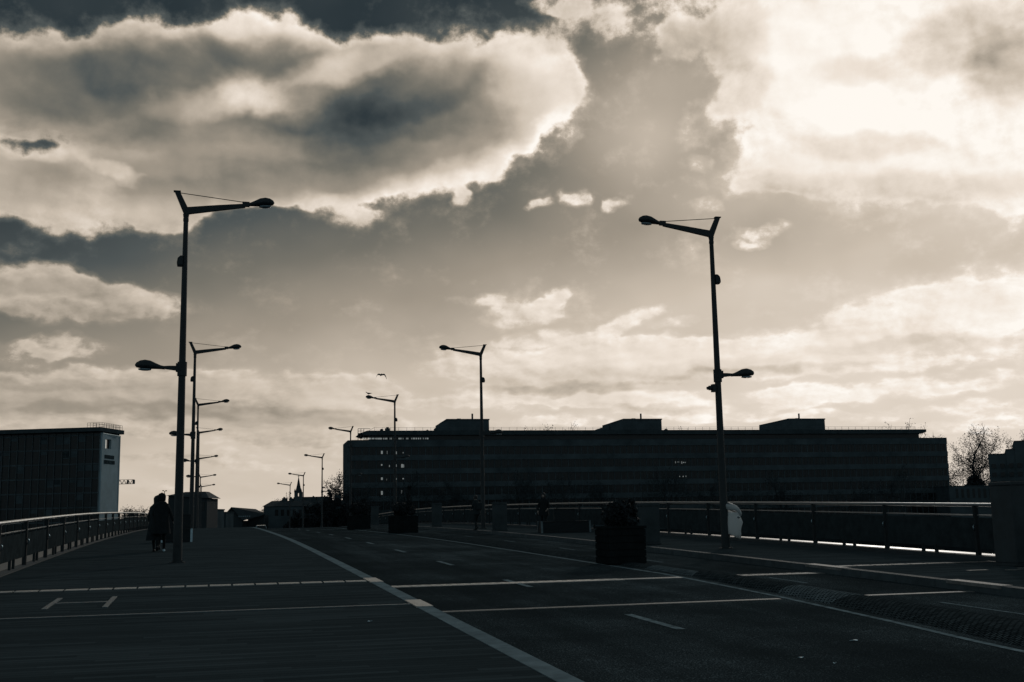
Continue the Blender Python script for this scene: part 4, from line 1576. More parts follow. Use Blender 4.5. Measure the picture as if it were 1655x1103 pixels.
for x0, x1 in [(597.4, 600), (601, 605), (606, 607.4), (612, 614)]:
    q = MB()
    glow_px(q, x0, x1, 708, 710.4, -2.37)
    q.build('glow_pane', M['glow_dim'], ob)
# roof railing
q = MB()
def railrun(a0, a1, z, h, c, stp, r_=.035):
    n = max(1, int((a1 - a0) / stp))
    for i in range(n + 1):
        p = OA + u * (a0 + (a1 - a0) * i / n) + nn * c
        q.tube([p + UP * z, p + UP * (z + h)], r_, 4)
    for hh in (h, h * .5):
        q.tube([OA + u * a0 + nn * c + UP * (z + hh), OA + u * a1 + nn * c + UP * (z + hh)], r_, 4)
railrun(S0 + 2.5, S1 - 3, 16.6, .75, -1.5, 1.9)
q.tube([OA + u * (S0 - .2) + nn * -1.5 + UP * 15.9, OA + u * (S0 + 2.5) + nn * -1.5 + UP * 17.35], .05, 4)
q.build('roof_railing', M['frame'], ob)
# stair cage at the left end
q = MB()
a0 = (rel(at(578.5, 712, 267)) - OA).dot(u)
a1 = (rel(at(588, 712, 267)) - OA).dot(u)
for c in (-1.6, -3.0):
    for a in (a0, (a0 + a1) / 2, a1):
        p = OA + u * a + nn * c
        q.tube([p + UP * (ZT - .4), p + UP * 17.15], .045, 4)
    for z in (16.05, 16.6, 17.15):
        q.tube([OA + u * a0 + nn * c + UP * z, OA + u * (a1 + (1.5 if z > 17 else 0)) + nn * c + UP * z], .04, 4)
q.frame(OA, u, UP, nn, a0, a1 + .4, 15.82, 16.0, -3.1, -1.5)
q.build('stair_cage', M['frame'], ob)
# roof houses with chimney pipes
def roof_house(x0, xc, x1, xch, ztop, wing=None):
    q = MB()
    e = []
    for x in (x0, xc, x1):
        d = at(x, 690, 264) - CAM
        t_ = (A - nn * 4 - CAM).dot(nn) / d.dot(nn)
        e.append((CAM + d * t_ - off - OA).dot(u))
    z1 = ztop
    q.prism([(e[0], 16.0), (e[0], z1 - 1.0), (e[1], z1), (e[2], z1), (e[2], 16.0)], OA, u, UP, nn, -11, -4)
    q.prism([(e[0] - .12, z1 - 1.02), (e[0] - .12, z1 - .95), (e[1] - .05, z1 + .1), (e[2] + .12, z1 + .1), (e[2] + .12, z1 - .2), (e[1], z1 - .2), (e[0] + .4, z1 - 1.05)], OA, u, UP, nn, -3.999, -3.86)
    if wing:
        d = at(wing, 690, 264) - CAM
        t_ = (A - nn * 4 - CAM).dot(nn) / d.dot(nn)
        ew = (CAM + d * t_ - off - OA).dot(u)
        q.prism([(ew, 16.0), (ew, 17.1), (ew + 2.3, 17.85), (e[0] - .14, 17.9), (e[0] - .14, 16.0)], OA, u, UP, nn, -10, -4.5)
    h_ = q.build('roof_house', M['concrete_dark'], ob)
    d = at(xch, 690, 264) - CAM
    t_ = (A - nn * 4 - CAM).dot(nn) / d.dot(nn)
    ec = (CAM + d * t_ - off - OA).dot(u)
    q = MB()
    p = OA + u * ec - nn * 6
    q.tube([p + UP * (z1 - .1), p + UP * (z1 + 1.55)], .22, 10)
    q.build('chimney', M['slab'], h_)
    q = MB()
    p = OA + u * (e[1] + (e[2] - e[1]) * .35) - nn * 5.5
    q.frame(p, u, UP, nn, -.9, .0, z1, z1 + .28, -.5, .5)
    q.build('vent', M['slab'], h_)
roof_house(711, 722, 790.5, 766, 19.5)
roof_house(987, 1008, 1069.5, 1040.5, 19.55, 968)
roof_house(1246, 1275, 1333.5, 1298, 19.6)
for (x, w, h) in ((617, 5, .55), (626.5, 8, .95), (691, 3.5, .3), (704, 5, .7), (1077, 5, .4)):
    q = MB()
    d = at(x, 695, 264) - CAM
    t_ = (A - nn * 2.5 - CAM).dot(nn) / d.dot(nn)
    p = CAM + d * t_ - off
    p.z = 16.6 + OA.z
    wd = w * .145
    q.frame(p, u, UP, nn, -wd / 2, wd / 2, 0, h * .7, -.6, .0)
    q.frame(p, u, UP, nn, -wd / 4, wd / 4, h * .7, h, -.5, -.1)
    q.build('roof_unit', M['slab'], ob)

# ------------------------------------------------------------------ office slab on the left
LC = Vector((-23.147, 264.613, 0))
LIFT2 = 5.43
lb = thing('slab_building', 'dark glass office slab on the left with a pale lettered end wall', 'building', (LC.x, LC.y, G0))
off2 = Vector((LC.x, LC.y, G0))
uf = Vector((-45.473 + 23.147, 273.725 - 264.613, 0)).normalized()   # facade, leftwards
ue = Vector((-20.136 + 23.147, 273.852 - 264.613, 0)).normalized()   # end wall, away
nf = Vector((uf.y, -uf.x, 0))
if nf.y > 0:
    nf = -nf
ne = Vector((ue.y, -ue.x, 0))
LZ = lambda z: z + LIFT2 - G0
OL = LC - off2
OL.z = 0
EW = Vector((-20.136 + 23.147, 273.852 - 264.613, 0)).length
FL = 62.0
q = MB()
q.frame(OL, uf, UP, nf, .02, FL, 0, LZ(16.3), -.3, -.1)
q.build('glass_wall', M['glass'], lb)
q = MB()
for i in range(9):
    z = 16.0 - 3.15 * i
    if LZ(z) > .5:
        q.frame(OL, uf, UP, nf, .03, FL, LZ(z - .3), LZ(z), -.099, -.06)
q.build('floor_band', M['concrete_dark'], lb)
for i in range(35):
    a = .45 + i * 1.76
    q = MB()
    q.frame(OL, uf, UP, nf, a - .05, a + .05, 0, LZ(16.28), -.098, .12)
    q.build('mullion', M['frame'], lb)
q = MB()
rng = random.Random(21)
for _ in range(70):
    i = rng.randrange(30)
    f = rng.randrange(6)
    a = .55 + i * 1.76
    z = 15.6 - 3.15 * f
    q.frame(OL, uf, UP, nf, a, a + 1.5, LZ(z - rng.uniform(.5, 1.8)), LZ(z), -.098, -.085)
q.build('blind', M['concrete_dark'], lb)
# end wall with its window opening
q = MB()
k9 = EW / 12.11
wa0, wa1, wz0, wz1 = 2.05 * k9, 6.0 * k9, 12.95, 15.05
T = .6
for (a0, a1, z0, z1) in ((0, EW, wz1, 16.3), (0, wa0, wz0, wz1), (wa1, EW, wz0, wz1), (0, EW, G0 - LIFT2, wz0)):
    q.frame(OL, ue, UP, ne, a0, a1, LZ(z0), LZ(z1), -T, 0)
q.frame(OL, uf, UP, nf, EW * 0 + .61, FL, 0, LZ(16.28), -EW, -EW + .5)
q.frame(OL, uf, UP, nf, FL, FL + .5, 0, LZ(16.28), -EW, -.1)
q.build('end_wall', M['endwall'], lb)
q = MB()
q.frame(OL, ue, UP, ne, wa0 + .1, wa1 - 1.55, LZ(wz0), LZ(wz1 - .08), -.5, -.45)
q.build('glow_pane', M['lit'], lb)
q = MB()
q.frame(OL, ue, UP, ne, wa1 - 1.5, wa1 - .02, LZ(wz0), LZ(wz1 - .01), -.5, -.45)
q.build('window', M['glass'], lb)
# two lines of dark letters, too far away to read
q = MB()
rng = random.Random(2)
for (a0, a1, z0, z1) in ((1.75 * k9, 8.4 * k9, 10.75, 11.55), (1.45 * k9, 8.7 * k9, 9.6, 10.42)):
    n = 12
    w = (a1 - a0) / n
    for i in range(n):
        a = a0 + i * w
        st = .14
        kind = rng.randrange(5)
        q.frame(OL, ue, UP, ne, a, a + st, LZ(z0), LZ(z1), .002, .10)
        if kind != 4:
            q.frame(OL, ue, UP, ne, a + w - .12 - st, a + w - .12, LZ(z0), LZ(z1), .002, .10)
        for zz in ((z0, z1 - st) if kind in (0, 2) else ((z0 + z1) / 2,) if kind == 1 else (z0, (z0 + z1) / 2, z1 - st)):
            q.frame(OL, ue, UP, ne, a + st + .003, a + w - .125 - st, LZ(zz), LZ(zz + st), .004, .09)
q.build('lettering', M['slab'], lb)
# roof slab, ledge line and lattice guard
q = MB()
poly = [OL + uf * -1.0 - nf * -1.2, OL + uf * (FL + 1) + nf * 1.2, OL + uf * (FL + 1) - nf * (EW + .6), OL - uf * .15 - nf * (EW + .1)]
poly[0] = OL - uf * .15 + nf * 1.2
q.add([p + UP * LZ(16.55) for p in poly] + [p + UP * LZ(17.45) for p in poly], [(3, 2, 1, 0), (4, 5, 6, 7), (0, 1, 5, 4), (1, 2, 6, 5), (2, 3, 7, 6), (3, 0, 4, 7)])
q.frame(OL, uf, UP, nf, .8, FL, LZ(16.301), LZ(16.549), -EW + .3, -.35)
q.build('roof', M['slab'], lb)
q = MB()
q.frame(OL, ue, UP, ne, .15, EW - .2, LZ(16.12), LZ(16.25), .003, .09)
q.build('ledge', M['steel'], lb)
q = MB()
def guard(p0, p1, n, h):
    d = (p1 - p0) / n
    for i in range(n + 1):
        p = p0 + d * i
        q.tube([p, p + UP * h], .045, 4)
    for hh in (h * .5, h):
        q.tube([p0 + UP * hh, p1 + UP * hh], .04, 4)
zr = UP * LZ(17.45)
guard(OL + uf * 3.2 + nf * .8 + zr, OL - uf * .2 + nf * .8 + zr, 5, 1.0)
guard(OL - uf * .2 + nf * .8 + zr, OL - uf * .2 - nf * (EW - 1) + zr, 9, 1.0)
guard(OL + uf * 2.6 - nf * .6 + zr, OL + uf * .5 - nf * (EW - 1) + zr, 8, 1.0)
q.build('roof_guard', M['frame'], lb)

# ------------------------------------------------------------------ crane behind the left slab
cpos = at(150, 790, 371)
ct = thing('crane', 'tower crane whose striped lattice jib tip sticks out behind the left office slab', 'crane', (cpos.x, cpos.y, G0))
co = Vector((cpos.x, cpos.y, G0))
q = MB()
zj = at(206, 779, 371).z - G0
uj = (at(217, 780, 371) - at(195, 778, 371))
uj.z = 0
uj.normalize()
jl = (at(216.5, 779, 371) - at(150, 779, 371)).length
nj = Vector((uj.y, -uj.x, 0))
h = 1.35
for (b_, z) in ((-.5, 0), (.5, 0), (0, h)):
    q.tube([uj * -8 + nj * b_ + UP * (zj + z - h / 2), uj * jl + nj * b_ + UP * (zj + z - h / 2)], .09, 4)
n = 16
for i in range(n):
    a = -8 + (jl + 8) * i / n
    a2 = -8 + (jl + 8) * (i + 1) / n
    am_ = (a + a2) / 2
    for b_ in (-.5, .5):
        q.tube([uj * a + nj * b_ + UP * (zj - h / 2), uj * am_ + UP * (zj + h / 2)], .06, 4)
        q.tube([uj * am_ + UP * (zj + h / 2), uj * a2 + nj * b_ + UP * (zj - h / 2)], .06, 4)
q.build('jib', M['frame'], ct)
q = MB()
for (x0, x1) in ((203.5, 206.5), (212.5, 216.5)):
    a0 = (at(x0, 779, 371) - co).dot(uj)
    a1 = (at(x1, 779, 371) - co).dot(uj)
    q.frame(Vector((0, 0, zj)), uj, UP, nj, a0, a1, -.6, .62, -.56, -.52)
q.build('sign_panel', M['slab'], ct)
q = MB()
for (sx_, sy_) in ((-.7, -.7), (.7, -.7), (.7, .7), (-.7, .7)):
    q.tube([(sx_, sy_, 0), (sx_, sy_, zj - .68)], .09, 4)
for i in range(12):
    z0, z1 = (zj - .7) * i / 12, (zj - .7) * (i + 1) / 12
    q.tube([(-.7, -.7, z0), (.7, -.7, z1)], .05, 4)
    q.tube([(.7, .7, z0), (-.7, .7, z1)], .05, 4)
    q.tube([(-.7, .7, z0), (-.7, -.7, z1)], .05, 4)
    q.tube([(.7, -.7, z0), (.7, .7, z1)], .05, 4)
q.build('mast', M['frame'], ct)

# ------------------------------------------------------------------ low buildings beyond the crest
RD = Vector((right0.x, right0.y, 0)).normalized()
FD = Vector((fwd.x, fwd.y, 0)).normalized()
def px_frame(x0, d):
    o = at(x0, 800, d)
    return Vector((o.x, o.y, 0))
def zpx(x, y, d):
    return at(x, y, d).z
# hip roofed house behind the left lamps
d = 205.0
sc_ = d / 1842.0
ho = px_frame(272, d)
hh = thing('hip_roofed_house', 'dark house with an overhanging hipped roof and rooftop mast behind the left street lamps', 'house', (ho.x, ho.y, G0))
def hz(y):
    return zpx(300, y, d) - G0
W_ = (335 - 272) * sc_
q = MB()
O0 = Vector((0, 0, 0))
q.frame(O0, RD, FD, UP, 0, W_, 0, 7.5, 0, hz(806.2))
q.frame(O0, RD, FD, UP, .02, W_ - 1.1, .02, 7.4, hz(806.3), hz(801.2))
wl = q.build('wall', M['plaster'], hh)
q = MB()
e = .45
rz0, rz1 = hz(806), hz(794.8)
rzl = hz(801)
P = [O0 + RD * -.35 - FD * e + UP * rzl, O0 + RD * (W_ + e) - FD * e + UP * rz0, O0 + RD * (W_ + e) + FD * (7.5 + e) + UP * rz0, O0 + RD * -.35 + FD * (7.5 + e) + UP * rzl,
     O0 + RD * 2.4 + FD * 2.4 + UP * rz1, O0 + RD * (W_ - 1.0) + FD * 2.4 + UP * rz1, O0 + RD * (W_ - 1.0) + FD * 5.0 + UP * rz1, O0 + RD * 2.4 + FD * 5.0 + UP * rz1]
q.add(P, [(0, 1, 5, 4), (1, 2, 6, 5), (2, 3, 7, 6), (3, 0, 4, 7), (4, 5, 6, 7), (3, 2, 1, 0)])
rf = q.build('roof', M['tile'], hh)
q = MB()
mx_ = (300.8 - 272) * sc_
q.tube([O0 + RD * mx_ + FD * 3 + UP * (rz1 - .1), O0 + RD * mx_ + FD * 3 + UP * (rz1 + 1.35)], .035, 4)
for z_, w_ in ((.5, .28), (.8, .2), (1.1, .15)):
    q.tube([O0 + RD * (mx_ - w_) + FD * 3 + UP * (rz1 + z_), O0 + RD * (mx_ + w_) + FD * 3 + UP * (rz1 + z_)], .03, 4)
q.build('aerial', M['frame'], rf)
for (x0, x1, y0, y1) in ((283, 290, 809, 817), (307, 311, 811, 817), (320, 325, 811, 824), (327, 331, 812, 826)):
    q = MB()
    q.frame(O0, RD, FD, UP, (x0 - 272) * sc_, (x1 - 272) * sc_, -.06, -.003, hz(y1), hz(y0))
    q.build('window', M['glass'], hh)

def block(name, label, cat, x0, x1, ytop, d, depth, m_, parts=(), base=GZ, yroof=None, group=None, roof_m='tile'):
    """plain low building: box walls, optional pitched or flat roof, windows"""
    s = d / 1842.0
    o = px_frame(x0, d)
    t_ = thing(name, label, cat, (o.x, o.y, base), 0, group)
    zt = zpx((x0 + x1) / 2, ytop, d) - base
    w = (x1 - x0) * s
    q = MB()
    q.frame(O0, RD, FD, UP, 0, w, 0, depth, 0, zt)
    q.build('wall', M[m_], t_)
    q = MB()
    if yroof:
        zr_ = zpx((x0 + x1) / 2, yroof, d) - base
        P = [O0 + RD * -.3 - FD * .3 + UP * zt, O0 + RD * (w + .3) - FD * .3 + UP * zt, O0 + RD * (w + .3) + FD * (depth + .3) + UP * zt, O0 + RD * -.3 + FD * (depth + .3) + UP * zt,
             O0 + RD * min(.8, w * .3) + FD * depth * .5 + UP * zr_, O0 + RD * (w - min(.8, w * .3)) + FD * depth * .5 + UP * zr_]
        P = [p + UP * .002 for p in P]
        q.add(P, [(0, 1, 5, 4), (1, 2, 5), (2, 3, 4, 5), (3, 0, 4), (3, 2, 1, 0)])
    else:
        q.frame(O0, RD, FD, UP, -.1, w + .1, -.1, depth + .1, zt + .002, zt + .22)
    q.build('roof', M[roof_m], t_)
    for (a, b_, y0, y1) in parts:
        q = MB()
        q.frame(O0, RD, FD, UP, (a - x0) * s, (b_ - x0) * s, -.05, -.003, zpx(a, y1, d) - base, zpx(a, y0, d) - base)
        q.build('window', M['glass'], t_)
    return t_, w, zt
block('outbuilding', 'low dark flat roofed building just right of the hip roofed house', 'building', 336, 350, 825, 215, 6, 'concrete_dark', ((339, 345, 830, 838),), roof_m='slab')
block('outbuilding', 'lowest dark flat roofed shed between the hip roofed house and the gabled house', 'building', 350, 366, 829.5, 222, 6, 'concrete_dark', ((354, 360, 834, 840),), roof_m='slab')
# gabled house
d = 235.0
s = d / 1842
o = px_frame(357.5, d)
gt = thing('gabled_house', 'low house with a pale front gable and long tiled roof beyond the crest', 'house', (o.x, o.y, G0))
gz = lambda y: zpx(385, y, d) - G0
w = (392 - 357.5) * s
q = MB()
q.prism([(0, 0), (0, gz(841)), (w * .5, gz(823)), (w, gz(841)), (w, 0)], O0, RD, UP, FD, 0, .4)
q.frame(O0, RD, UP, FD, .3, (392 - 357.5) * s, 0, gz(842), .402, 9)
q.frame(O0, RD, UP, FD, (392.1 - 357.5) * s, (419.5 - 357.5) * s, 0, gz(833.6), 4.9, 9)
q.build('wall', M['plaster'], gt)
q = MB()
rg0, rg1 = gz(822), gz(825)
ev = gz(843)
P = [RD * -.3 - FD * .3 + UP * (ev + .1), RD * (w * .5) - FD * .3 + UP * (rg0 + .12), RD * ((397 - 357.5) * s) + FD * 9.5 + UP * (rg1 + .12), RD * (w + .2) - FD * .3 + UP * (ev + .1),
     RD * ((421 - 357.5) * s) + FD * 5.0 + UP * gz(833)]
P2 = [p + UP * .16 for p in P]
q.add(P + P2, [(5, 6, 7), (6, 8, 9, 7), (0, 2, 1), (1, 2, 4, 3), (0, 1, 6, 5), (1, 3, 8, 6), (3, 4, 9, 8), (4, 2, 7, 9)])
q.build('roof', M['tile'], gt)
rng = random.Random(4)
for i in range(6):
    q = MB()
    xa = (387 + i * 3.4 - 357.5) * s
    q.frame(O0, RD, FD, UP, xa, xa + .22, -.5, -.42, gz(836.2), gz(834.2))
    q.build('skylight', M['lens'], gt)
# long low terrace with eaves, left of the office block
d = 248.0
tt_, w, zt = block('terrace', 'long low dark terrace with hipped end and chimneys in front of the church spire', 'building', 426.5, 553, 818, d, 9, 'concrete_dark',
                   [(445 + i * 9.5, 450 + i * 9.5, 824, 834) for i in range(10)], yroof=808.5)
s = d / 1842
zb = lambda x, y: zpx(x, y, d) - G0
for (x0, x1, y0) in ((450.5, 457.5, 805), (462, 467.5, 805.3), (498.5, 506, 803.3), (517, 526, 802.5), (536, 546, 800.5)):
    q = MB()
    q.frame(O0, RD, FD, UP, (x0 - 426.5) * s, (x1 - 426.5) * s, 3.6, 5.0, zt, zb(x0, y0))
    q.frame(O0, RD, FD, UP, (x0 + 1.5 - 426.5) * s, (x0 + 3.5 - 426.5) * s, 4.0, 4.5, zb(x0, y0) + .002, zb(x0, y0 - 2))
    q.build('chimney', M['slab'], tt_)
for (x0, y0) in ((456.5, 795), (461, 793.5), (514.5, 797)):
    q = MB()
    q.tube([RD * ((x0 - 426.5) * s) + FD * 4.4 + UP * zt, RD * ((x0 - 426.5) * s) + FD * 4.4 + UP * zb(x0, y0)], .04, 4)
    for k_ in (.3, .7, 1.1):
        q.tube([RD * ((x0 - 426.5) * s - .2) + FD * 4.4 + UP * (zb(x0, y0) - k_), RD * ((x0 - 426.5) * s + .2) + FD * 4.4 + UP * (zb(x0, y0) - k_)], .03, 4)
    q.build('aerial', M['frame'], tt_)
# church
d = 410.0
s = d / 1842
o = px_frame(482.4, d)
ch_ = thing('church', 'church with a pointed spire rising behind the low terrace', 'church', (o.x, o.y, G0))
zc = lambda y: zpx(482.4, y, d) - G0
hw_ = 5.2 * s
q = MB()
for (a0, a1, z0, z1) in ((-hw_ * 1.12, -hw_ * .32, 0, zc(795.5)), (hw_ * .32, hw_ * 1.12, 0, zc(795.5))):
    q.frame(O0, RD, FD, UP, a0, a1, -hw_, hw_, z0, z1)
q.frame(O0, RD, FD, UP, -hw_ * .32, hw_ * .32, -hw_, hw_, 0, zc(802.5))
q.frame(O0, RD, FD, UP, -hw_ * .32, hw_ * .32, -hw_, hw_, zc(797.6), zc(795.5))
q.build('tower', M['concrete_dark'], ch_)
q = MB()
q.loft([[RD * (r_ * math.cos(a)) + FD * (r_ * math.sin(a)) + UP * z_ for a in [2 * math.pi * (i + .5) / 8 for i in range(8)]] for r_, z_ in ((hw_ * .98, zc(795.6)), (hw_ * .5, zc(784)), (.1, zc(771.5)))])
sp_ = q.build('spire', M['tile'], ch_)
q = MB()
q.tube([UP * zc(772), UP * zc(768.5)], .10, 5)
q.tube([RD * -.35 + UP * zc(769.9), RD * .35 + UP * zc(769.9)], .08, 5)
q.build('cross', M['frame'], sp_)
for a in (-1, 1):
    q = MB()
    c = RD * (a * hw_ * .95)
    q.loft([[c + RD * (r_ * math.cos(t)) + FD * (r_ * math.sin(t) - hw_ * .8) + UP * z_ for t in [2 * math.pi * i / 6 for i in range(6)]] for r_, z_ in ((.35, zc(796)), (.3, zc(794)), (.04, zc(790)))])
    q.build('pinnacle', M['tile'], ch_)
q = MB()
q.frame(O0, RD, FD, UP, -9.2 * s, 40 * s, hw_ * 1.2, hw_ * 1.2 + 10, 0, zc(803.5))
q.build('nave', M['concrete_dark'], ch_)
# annex at the far right and the stepped building at the edge
block('annex', 'long low dark annex right of the office block, below the bare tree', 'building', 1534.5, 1720, 785.2, 285, 12, 'concrete_dark', [(1545 + i * 9, 1549 + i * 9, 790, 805) for i in range(12)], roof_m='slab')
d = 150.0
s = d / 1842
o = px_frame(1602, d)
sb = thing('stepped_building', 'dark building with a stepped roofline at the right edge of the picture', 'building', (o.x, o.y, -8.2))
SF = Vector((o.x, o.y, 0)).normalized()
SR = Vector((SF.y, -SF.x, 0))
s *= 1.06
zs = lambda x, y: zpx(x, y, d) + 8.2
for i, (x0, x1, y) in enumerate(((1602, 1627.5, 735), (1627.5, 1640, 727.5), (1640, 1760, 714.5))):
    q = MB()
    q.frame(O0, SR, SF, UP, (x0 - 1602) * s + (.002 if i else 0), (x1 - 1602) * s, 0 - .1 * i, 14, 0, zs(x0, y))
    q.build('wall', M['concrete_dark'], sb)
    q = MB()
    q.frame(O0, SR, SF, UP, (x0 - 1602) * s - .02, (x1 - 1602) * s + .02 * (i == 2), -.1 * i - .06, 14.05, zs(x0, y) + .002, zs(x0, y) + .12)
    q.build('coping', M['slab'], sb)
for i in range(4):
    for j in range(3):
        q = MB()
        a0 = (1606 + i * 12) * 1.0
        q.frame(O0, SR, SF, UP, (a0 - 1602) * s, (a0 + 6 - 1602) * s, -.35, -.31, zs(1610, 757 + 14 * j), zs(1610, 750 + 14 * j))
        q.build('window', M['glass'], sb)

# small distant lamps
tw = at(265, 835, 168)
tl = thing('twin_lamp', 'small distant lamp post with two heads above the walking couple', 'street lamp', (tw.x, tw.y, dz(-4.0, 168) - .3))
H_ = at(265, 794, 168).z - (dz(-4.0, 168) - .3)
q = MB()
q.tube([(0, 0, 0), (0, 0, H_)], [.08, .05], 8)
q.build('pole', M['lamp'], tl)
for sx_ in (-1, 1):
    q = MB()
    q.loft(rings_x([(sx_ * .02, H_ - .02, .04, .04, .04), (sx_ * .10, H_ + .03, .12, .07, .05), (sx_ * .22, H_ + .05 + .02 * -sx_, .16, .10, .06), (sx_ * .34, H_ + .04, .08, .05, .04)], 10))
    q.build('lamp_head', M['lamp'], tl, smooth=True)
tw = at(521.3, 810, 225)
tl = thing('mushroom_lamp', 'small distant lamp with one cap head right of the fifth right lamp pole', 'street lamp', (tw.x, tw.y, G0))
H_ = at(521.5, 788, 225).z - G0
q = MB()
q.tube([(0, 0, 0), (0, 0, H_)], [.10, .06], 8)
q.build('pole', M['lamp'], tl)
q = MB()
q.loft([[Vector((r_ * math.cos(a) + .15, r_ * math.sin(a), H_ + z_)) for a in [2 * math.pi * i / 12 for i in range(12)]] for r_, z_ in ((.1, -.12), (.42, -.04), (.36, .08), (.12, .16))])
q.build('lamp_head', M['lamp'], tl, smooth=True)

# ------------------------------------------------------------------ trees
def grow(trunk, crown, rng, p, d, ln, r0, lvl, maxl, spread, up, leaves, lsize, thin=.62):
    n = 4 if lvl < 2 else 3
    pts, rad = [p.copy()], [r0]
    q = p.copy()
    dd = d.copy()
    for i in range(n):
        dd = (dd + Vector((rng.gauss(0, .13), rng.gauss(0, .13), rng.gauss(0, .10) + up * .10))).normalized()
        q = q + dd * ln / n
        pts.append(q.copy())
        rad.append(r0 * (1 - (1 - thin) * (i + 1) / n))
    (trunk if lvl < 2 else crown).tube(pts, rad, 7 if lvl == 0 else 5 if lvl < 3 else 3, cap=False)
    if lvl >= maxl:
        for _ in range(leaves):
            c = pts[rng.randrange(1, len(pts))] + Vector((rng.gauss(0, .3), rng.gauss(0, .3), rng.gauss(0, .25)))
            a = Vector((rng.gauss(0, 1), rng.gauss(0, 1), rng.gauss(0, 1))).normalized()
            b_ = a.cross(Vector((rng.gauss(0, 1), rng.gauss(0, 1), rng.gauss(0, 1)))).normalized()
            s_ = lsize * rng.uniform(.6, 1.3)
            crown.add([c - a * s_, c + b_ * s_ * .6, c + a * s_, c - b_ * s_ * .6], [(0, 1, 2, 3)])
        return
    kids_ = (5, 5, 4, 4, 3)[min(lvl, 4)]
    for j in range(kids_):
        f = .35 + .65 * (j + rng.random()) / kids_ if lvl == 0 else .2 + .8 * (j + rng.random()) / kids_
        i = min(n - 1, int(f * n))
        pp = pts[i].lerp(pts[i + 1], f * n - i)
        az_ = rng.uniform(0, 6.283)
        base = (pts[i + 1] - pts[i]).normalized()
        side = base.cross(Vector((math.cos(az_), math.sin(az_), .2))).normalized()
        ang = rng.uniform(.45, .95) * spread
        nd_ = (base * math.cos(ang) + side * math.sin(ang)).normalized()
        grow(trunk, crown, rng, pp, nd_, ln * rng.uniform(.48, .72), r0 * thin * rng.uniform(.5, .75), lvl + 1, maxl, spread, up, leaves, lsize, thin)
    # leader carries on
    grow(trunk, crown, rng, pts[-1], dd, ln * .62, r0 * thin, lvl + 1, maxl, spread, up, leaves, lsize, thin)
def tree(label, p, h, seed, maxl=4, spread=1.0, up=.6, leaves=0, lsize=.2, r0=.3, tfrac=.36, group=None, name='bare_tree', thin=.62, lean=(0, 0)):
    t_ = thing(name, label, 'tree', p, 0, group)
    rng = random.Random(seed)
    tm, cm = MB(), MB()
    grow(tm, cm, rng, Vector((0, 0, -.1)), Vector((lean[0], lean[1], 1)).normalized(), h * tfrac, r0, 0, maxl, spread, up, leaves, lsize, thin)
    zmax = max(v[2] for v in cm.v)
    f = h / zmax
    tm.v = [(x * f, y * f, z * f) for x, y, z in tm.v]
    cm.v = [(x * f, y * f, z * f) for x, y, z in cm.v]
    tm.build('trunk', M['bark'], t_)
    cm.build('crown', M['twig'], t_)
    return t_
def ground_at(px, d, z=GZ):
    o = at(px, 800, d)
    return Vector((o.x, o.y, z))
def hgt(px, py, d, z=GZ):
    return at(px, py, d).z - z
# the big bare tree at the right and its neighbour
tree('big bare tree with budding twigs between the office block and the stepped building', ground_at(1574, 345), hgt(1574, 684, 345), 101, 5, 1.25, .42, 3, .14, .40, .32, thin=.64)
tree('bare tree rising behind the stepped building at the right edge', ground_at(1640, 340), hgt(1640, 690, 340), 104, 5, 1.25, .42, 3, .14, .36, .32)
e_ = thing('evergreen_bush', 'dense dark evergreen bush at the foot of the big bare tree', 'bush', ground_at(1576, 330))
rng = random.Random(8)
q = MB()
cz_ = at(1576, 785, 330).z - G0
leaf_cloud(q, (0, 0, cz_ - .9), 3.0, 3, 3.6, 5200, .34, rng)
leaf_cloud(q, (.2, 0, cz_ + .6), 1.5, 1.5, 2.6, 2200, .30, rng)
leaf_cloud(q, (-1.4, 0, cz_ - 1.9), 2.6, 2.4, 2.6, 1500, .32, rng)
leaf_cloud(q, (1.9, 0, cz_ - 2.0), 2.2, 2.4, 2.8, 1300, .32, rng)
q.build('foliage', M['leaf'], e_)
q = MB()
q.tube([(0, 0, -.1), (0, 0, cz_)], [.3, .15], 6)
q.build('stem', M['bark'], e_)
# trees whose tops show over the roof of the block
for i, (px, py, w) in enumerate(((918, 679, 111), (1360, 677, 112), (1412, 676, 113), (1505, 698, 114), (980, 684, 115), (850, 688, 116), (1117, 684, 117))):
    tree(('top of a bare tree showing over the roof between the first and second roof houses', 'bare tree top just right of the third roof house', 'bare tree top farther right along the block roof',
          'bare tree top beside the right end of the roof slab', 'bare tree top behind the low wing of the middle roof house', 'faint bare tree top over the roof right of the first roof house', 'faint bare tree top between the middle and right roof houses')[i],
         ground_at(px, 325), hgt(px, py, 325), w, 4, 1.15, .45, 5, .15, .32, .40, 'trees behind the office block')
# domed bare tree left of the terrace, small one by the house, leafy one by the block
tree('round domed bare tree left of the low terrace', ground_at(433, 300), hgt(433, 802, 300), 121, 4, 1.6, .4, 10, .12, .26, .36)
tree('small bare tree right of the hip roofed house', ground_at(345, 290), hgt(345, 812.5, 290), 122, 4, .9, .9, 6, .10, .2, .35)
tree('leafy tree against the left end of the office block', ground_at(553, 258), hgt(553, 757, 258), 123, 4, 1.1, .4, 6, .15, .26, .42, name='leafy_tree')
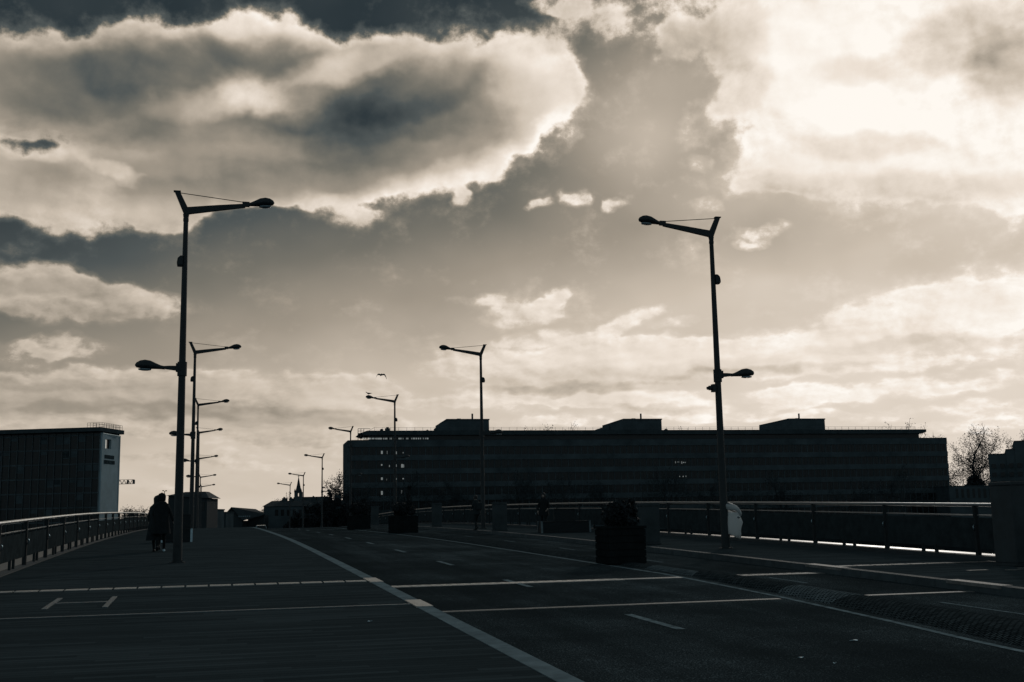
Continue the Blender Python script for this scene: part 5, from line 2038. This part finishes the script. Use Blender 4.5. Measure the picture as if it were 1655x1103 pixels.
# row of street trees in front of the block: one grown, the rest copied
def street_row():
    labs = ['bare street tree in front of the left end of the office block', 'bare street tree second from the left before the office block', 'bare street tree third from the left before the office block', 'bare street tree below the first roof house',
            'bare street tree between the first and middle roof houses', 'bare street tree left of the middle roof house', 'bare street tree below the middle roof house', 'bare street tree right of the middle roof house',
            'bare street tree behind the nearest right street lamp', 'bare street tree below the third roof house', 'bare street tree second from the right before the office block', 'bare street tree before the right end of the office block']
    xs = [598, 652, 700, 752, 838, 905, 975, 1075, 1168, 1262, 1360, 1460]
    first = None
    for i, (px, lb_) in enumerate(zip(xs, labs)):
        g = ground_at(px, 246 + (px - 560) * .012)
        if i % 4 == 0:
            o = tree(lb_, g, 14.5, 130 + i, 4, 1.05, .5, 2, .14, .24, .40, 'street trees before the office block')
            first = o
        else:
            o = dup(first)
            o['label'] = lb_
            o.location = g
            o.rotation_euler.z = i * 1.7
        o.scale = (1, 1, .78 + .3 * ((i * 37) % 10) / 10)
street_row()
# dark evergreens at the far end of the road
def evergreen(label, px, d, ytop, w, seed, group):
    p = ground_at(px, d)
    t_ = thing('evergreen_tree', label, 'tree', p, 0, group)
    h = hgt(px, ytop, d)
    rng = random.Random(seed)
    q = MB()
    leaf_cloud(q, (0, 0, h * .55), w, w, h * .46, 2200, .26, rng)
    leaf_cloud(q, (0, 0, h * .35), w * 1.1, w * 1.1, h * .34, 1400, .26, rng)
    q.build('crown', M['leaf'], t_)
    q = MB()
    q.tube([(0, 0, -.1), (0, 0, h * .8)], [.22, .08], 6)
    q.build('trunk', M['bark'], t_)
evs = [(500, 238, 815, 2.4), (516, 236, 806, 2.2), (530.5, 232, 793.5, 1.15), (545, 236, 806, 2.2), (562, 234, 800, 2.4), (582, 230, 808, 2.5), (478, 240, 826, 2.2)]
evl = ['dark evergreen before the middle of the low terrace', 'dark evergreen under the small cap lamp', 'narrow pointed dark evergreen rising above the terrace roof', 'dark evergreen left of the office block corner', 'dark evergreen at the office block corner', 'dark evergreen behind the farthest planter', 'low dark evergreen below the church spire']
for i, ((px, d, yt, w), lb_) in enumerate(zip(evs, evl)):
    evergreen(lb_, px, d, yt, w, 60 + i, 'evergreens at the end of the bridge')
# distant small trees between slab and couple
for i, (px, yt) in enumerate(((207, 817), (219, 815.5), (229, 817))):
    tree(('tiny distant bare tree next to the end wall of the left office slab', 'tiny distant bare tree in the middle of the gap left of the couple', 'tiny distant bare tree close to the walking couple')[i],
         ground_at(px, 330), hgt(px, yt, 330), 140 + i, 3, 1.0, .5, 10, .16, .2, .4, 'distant trees left of the couple')
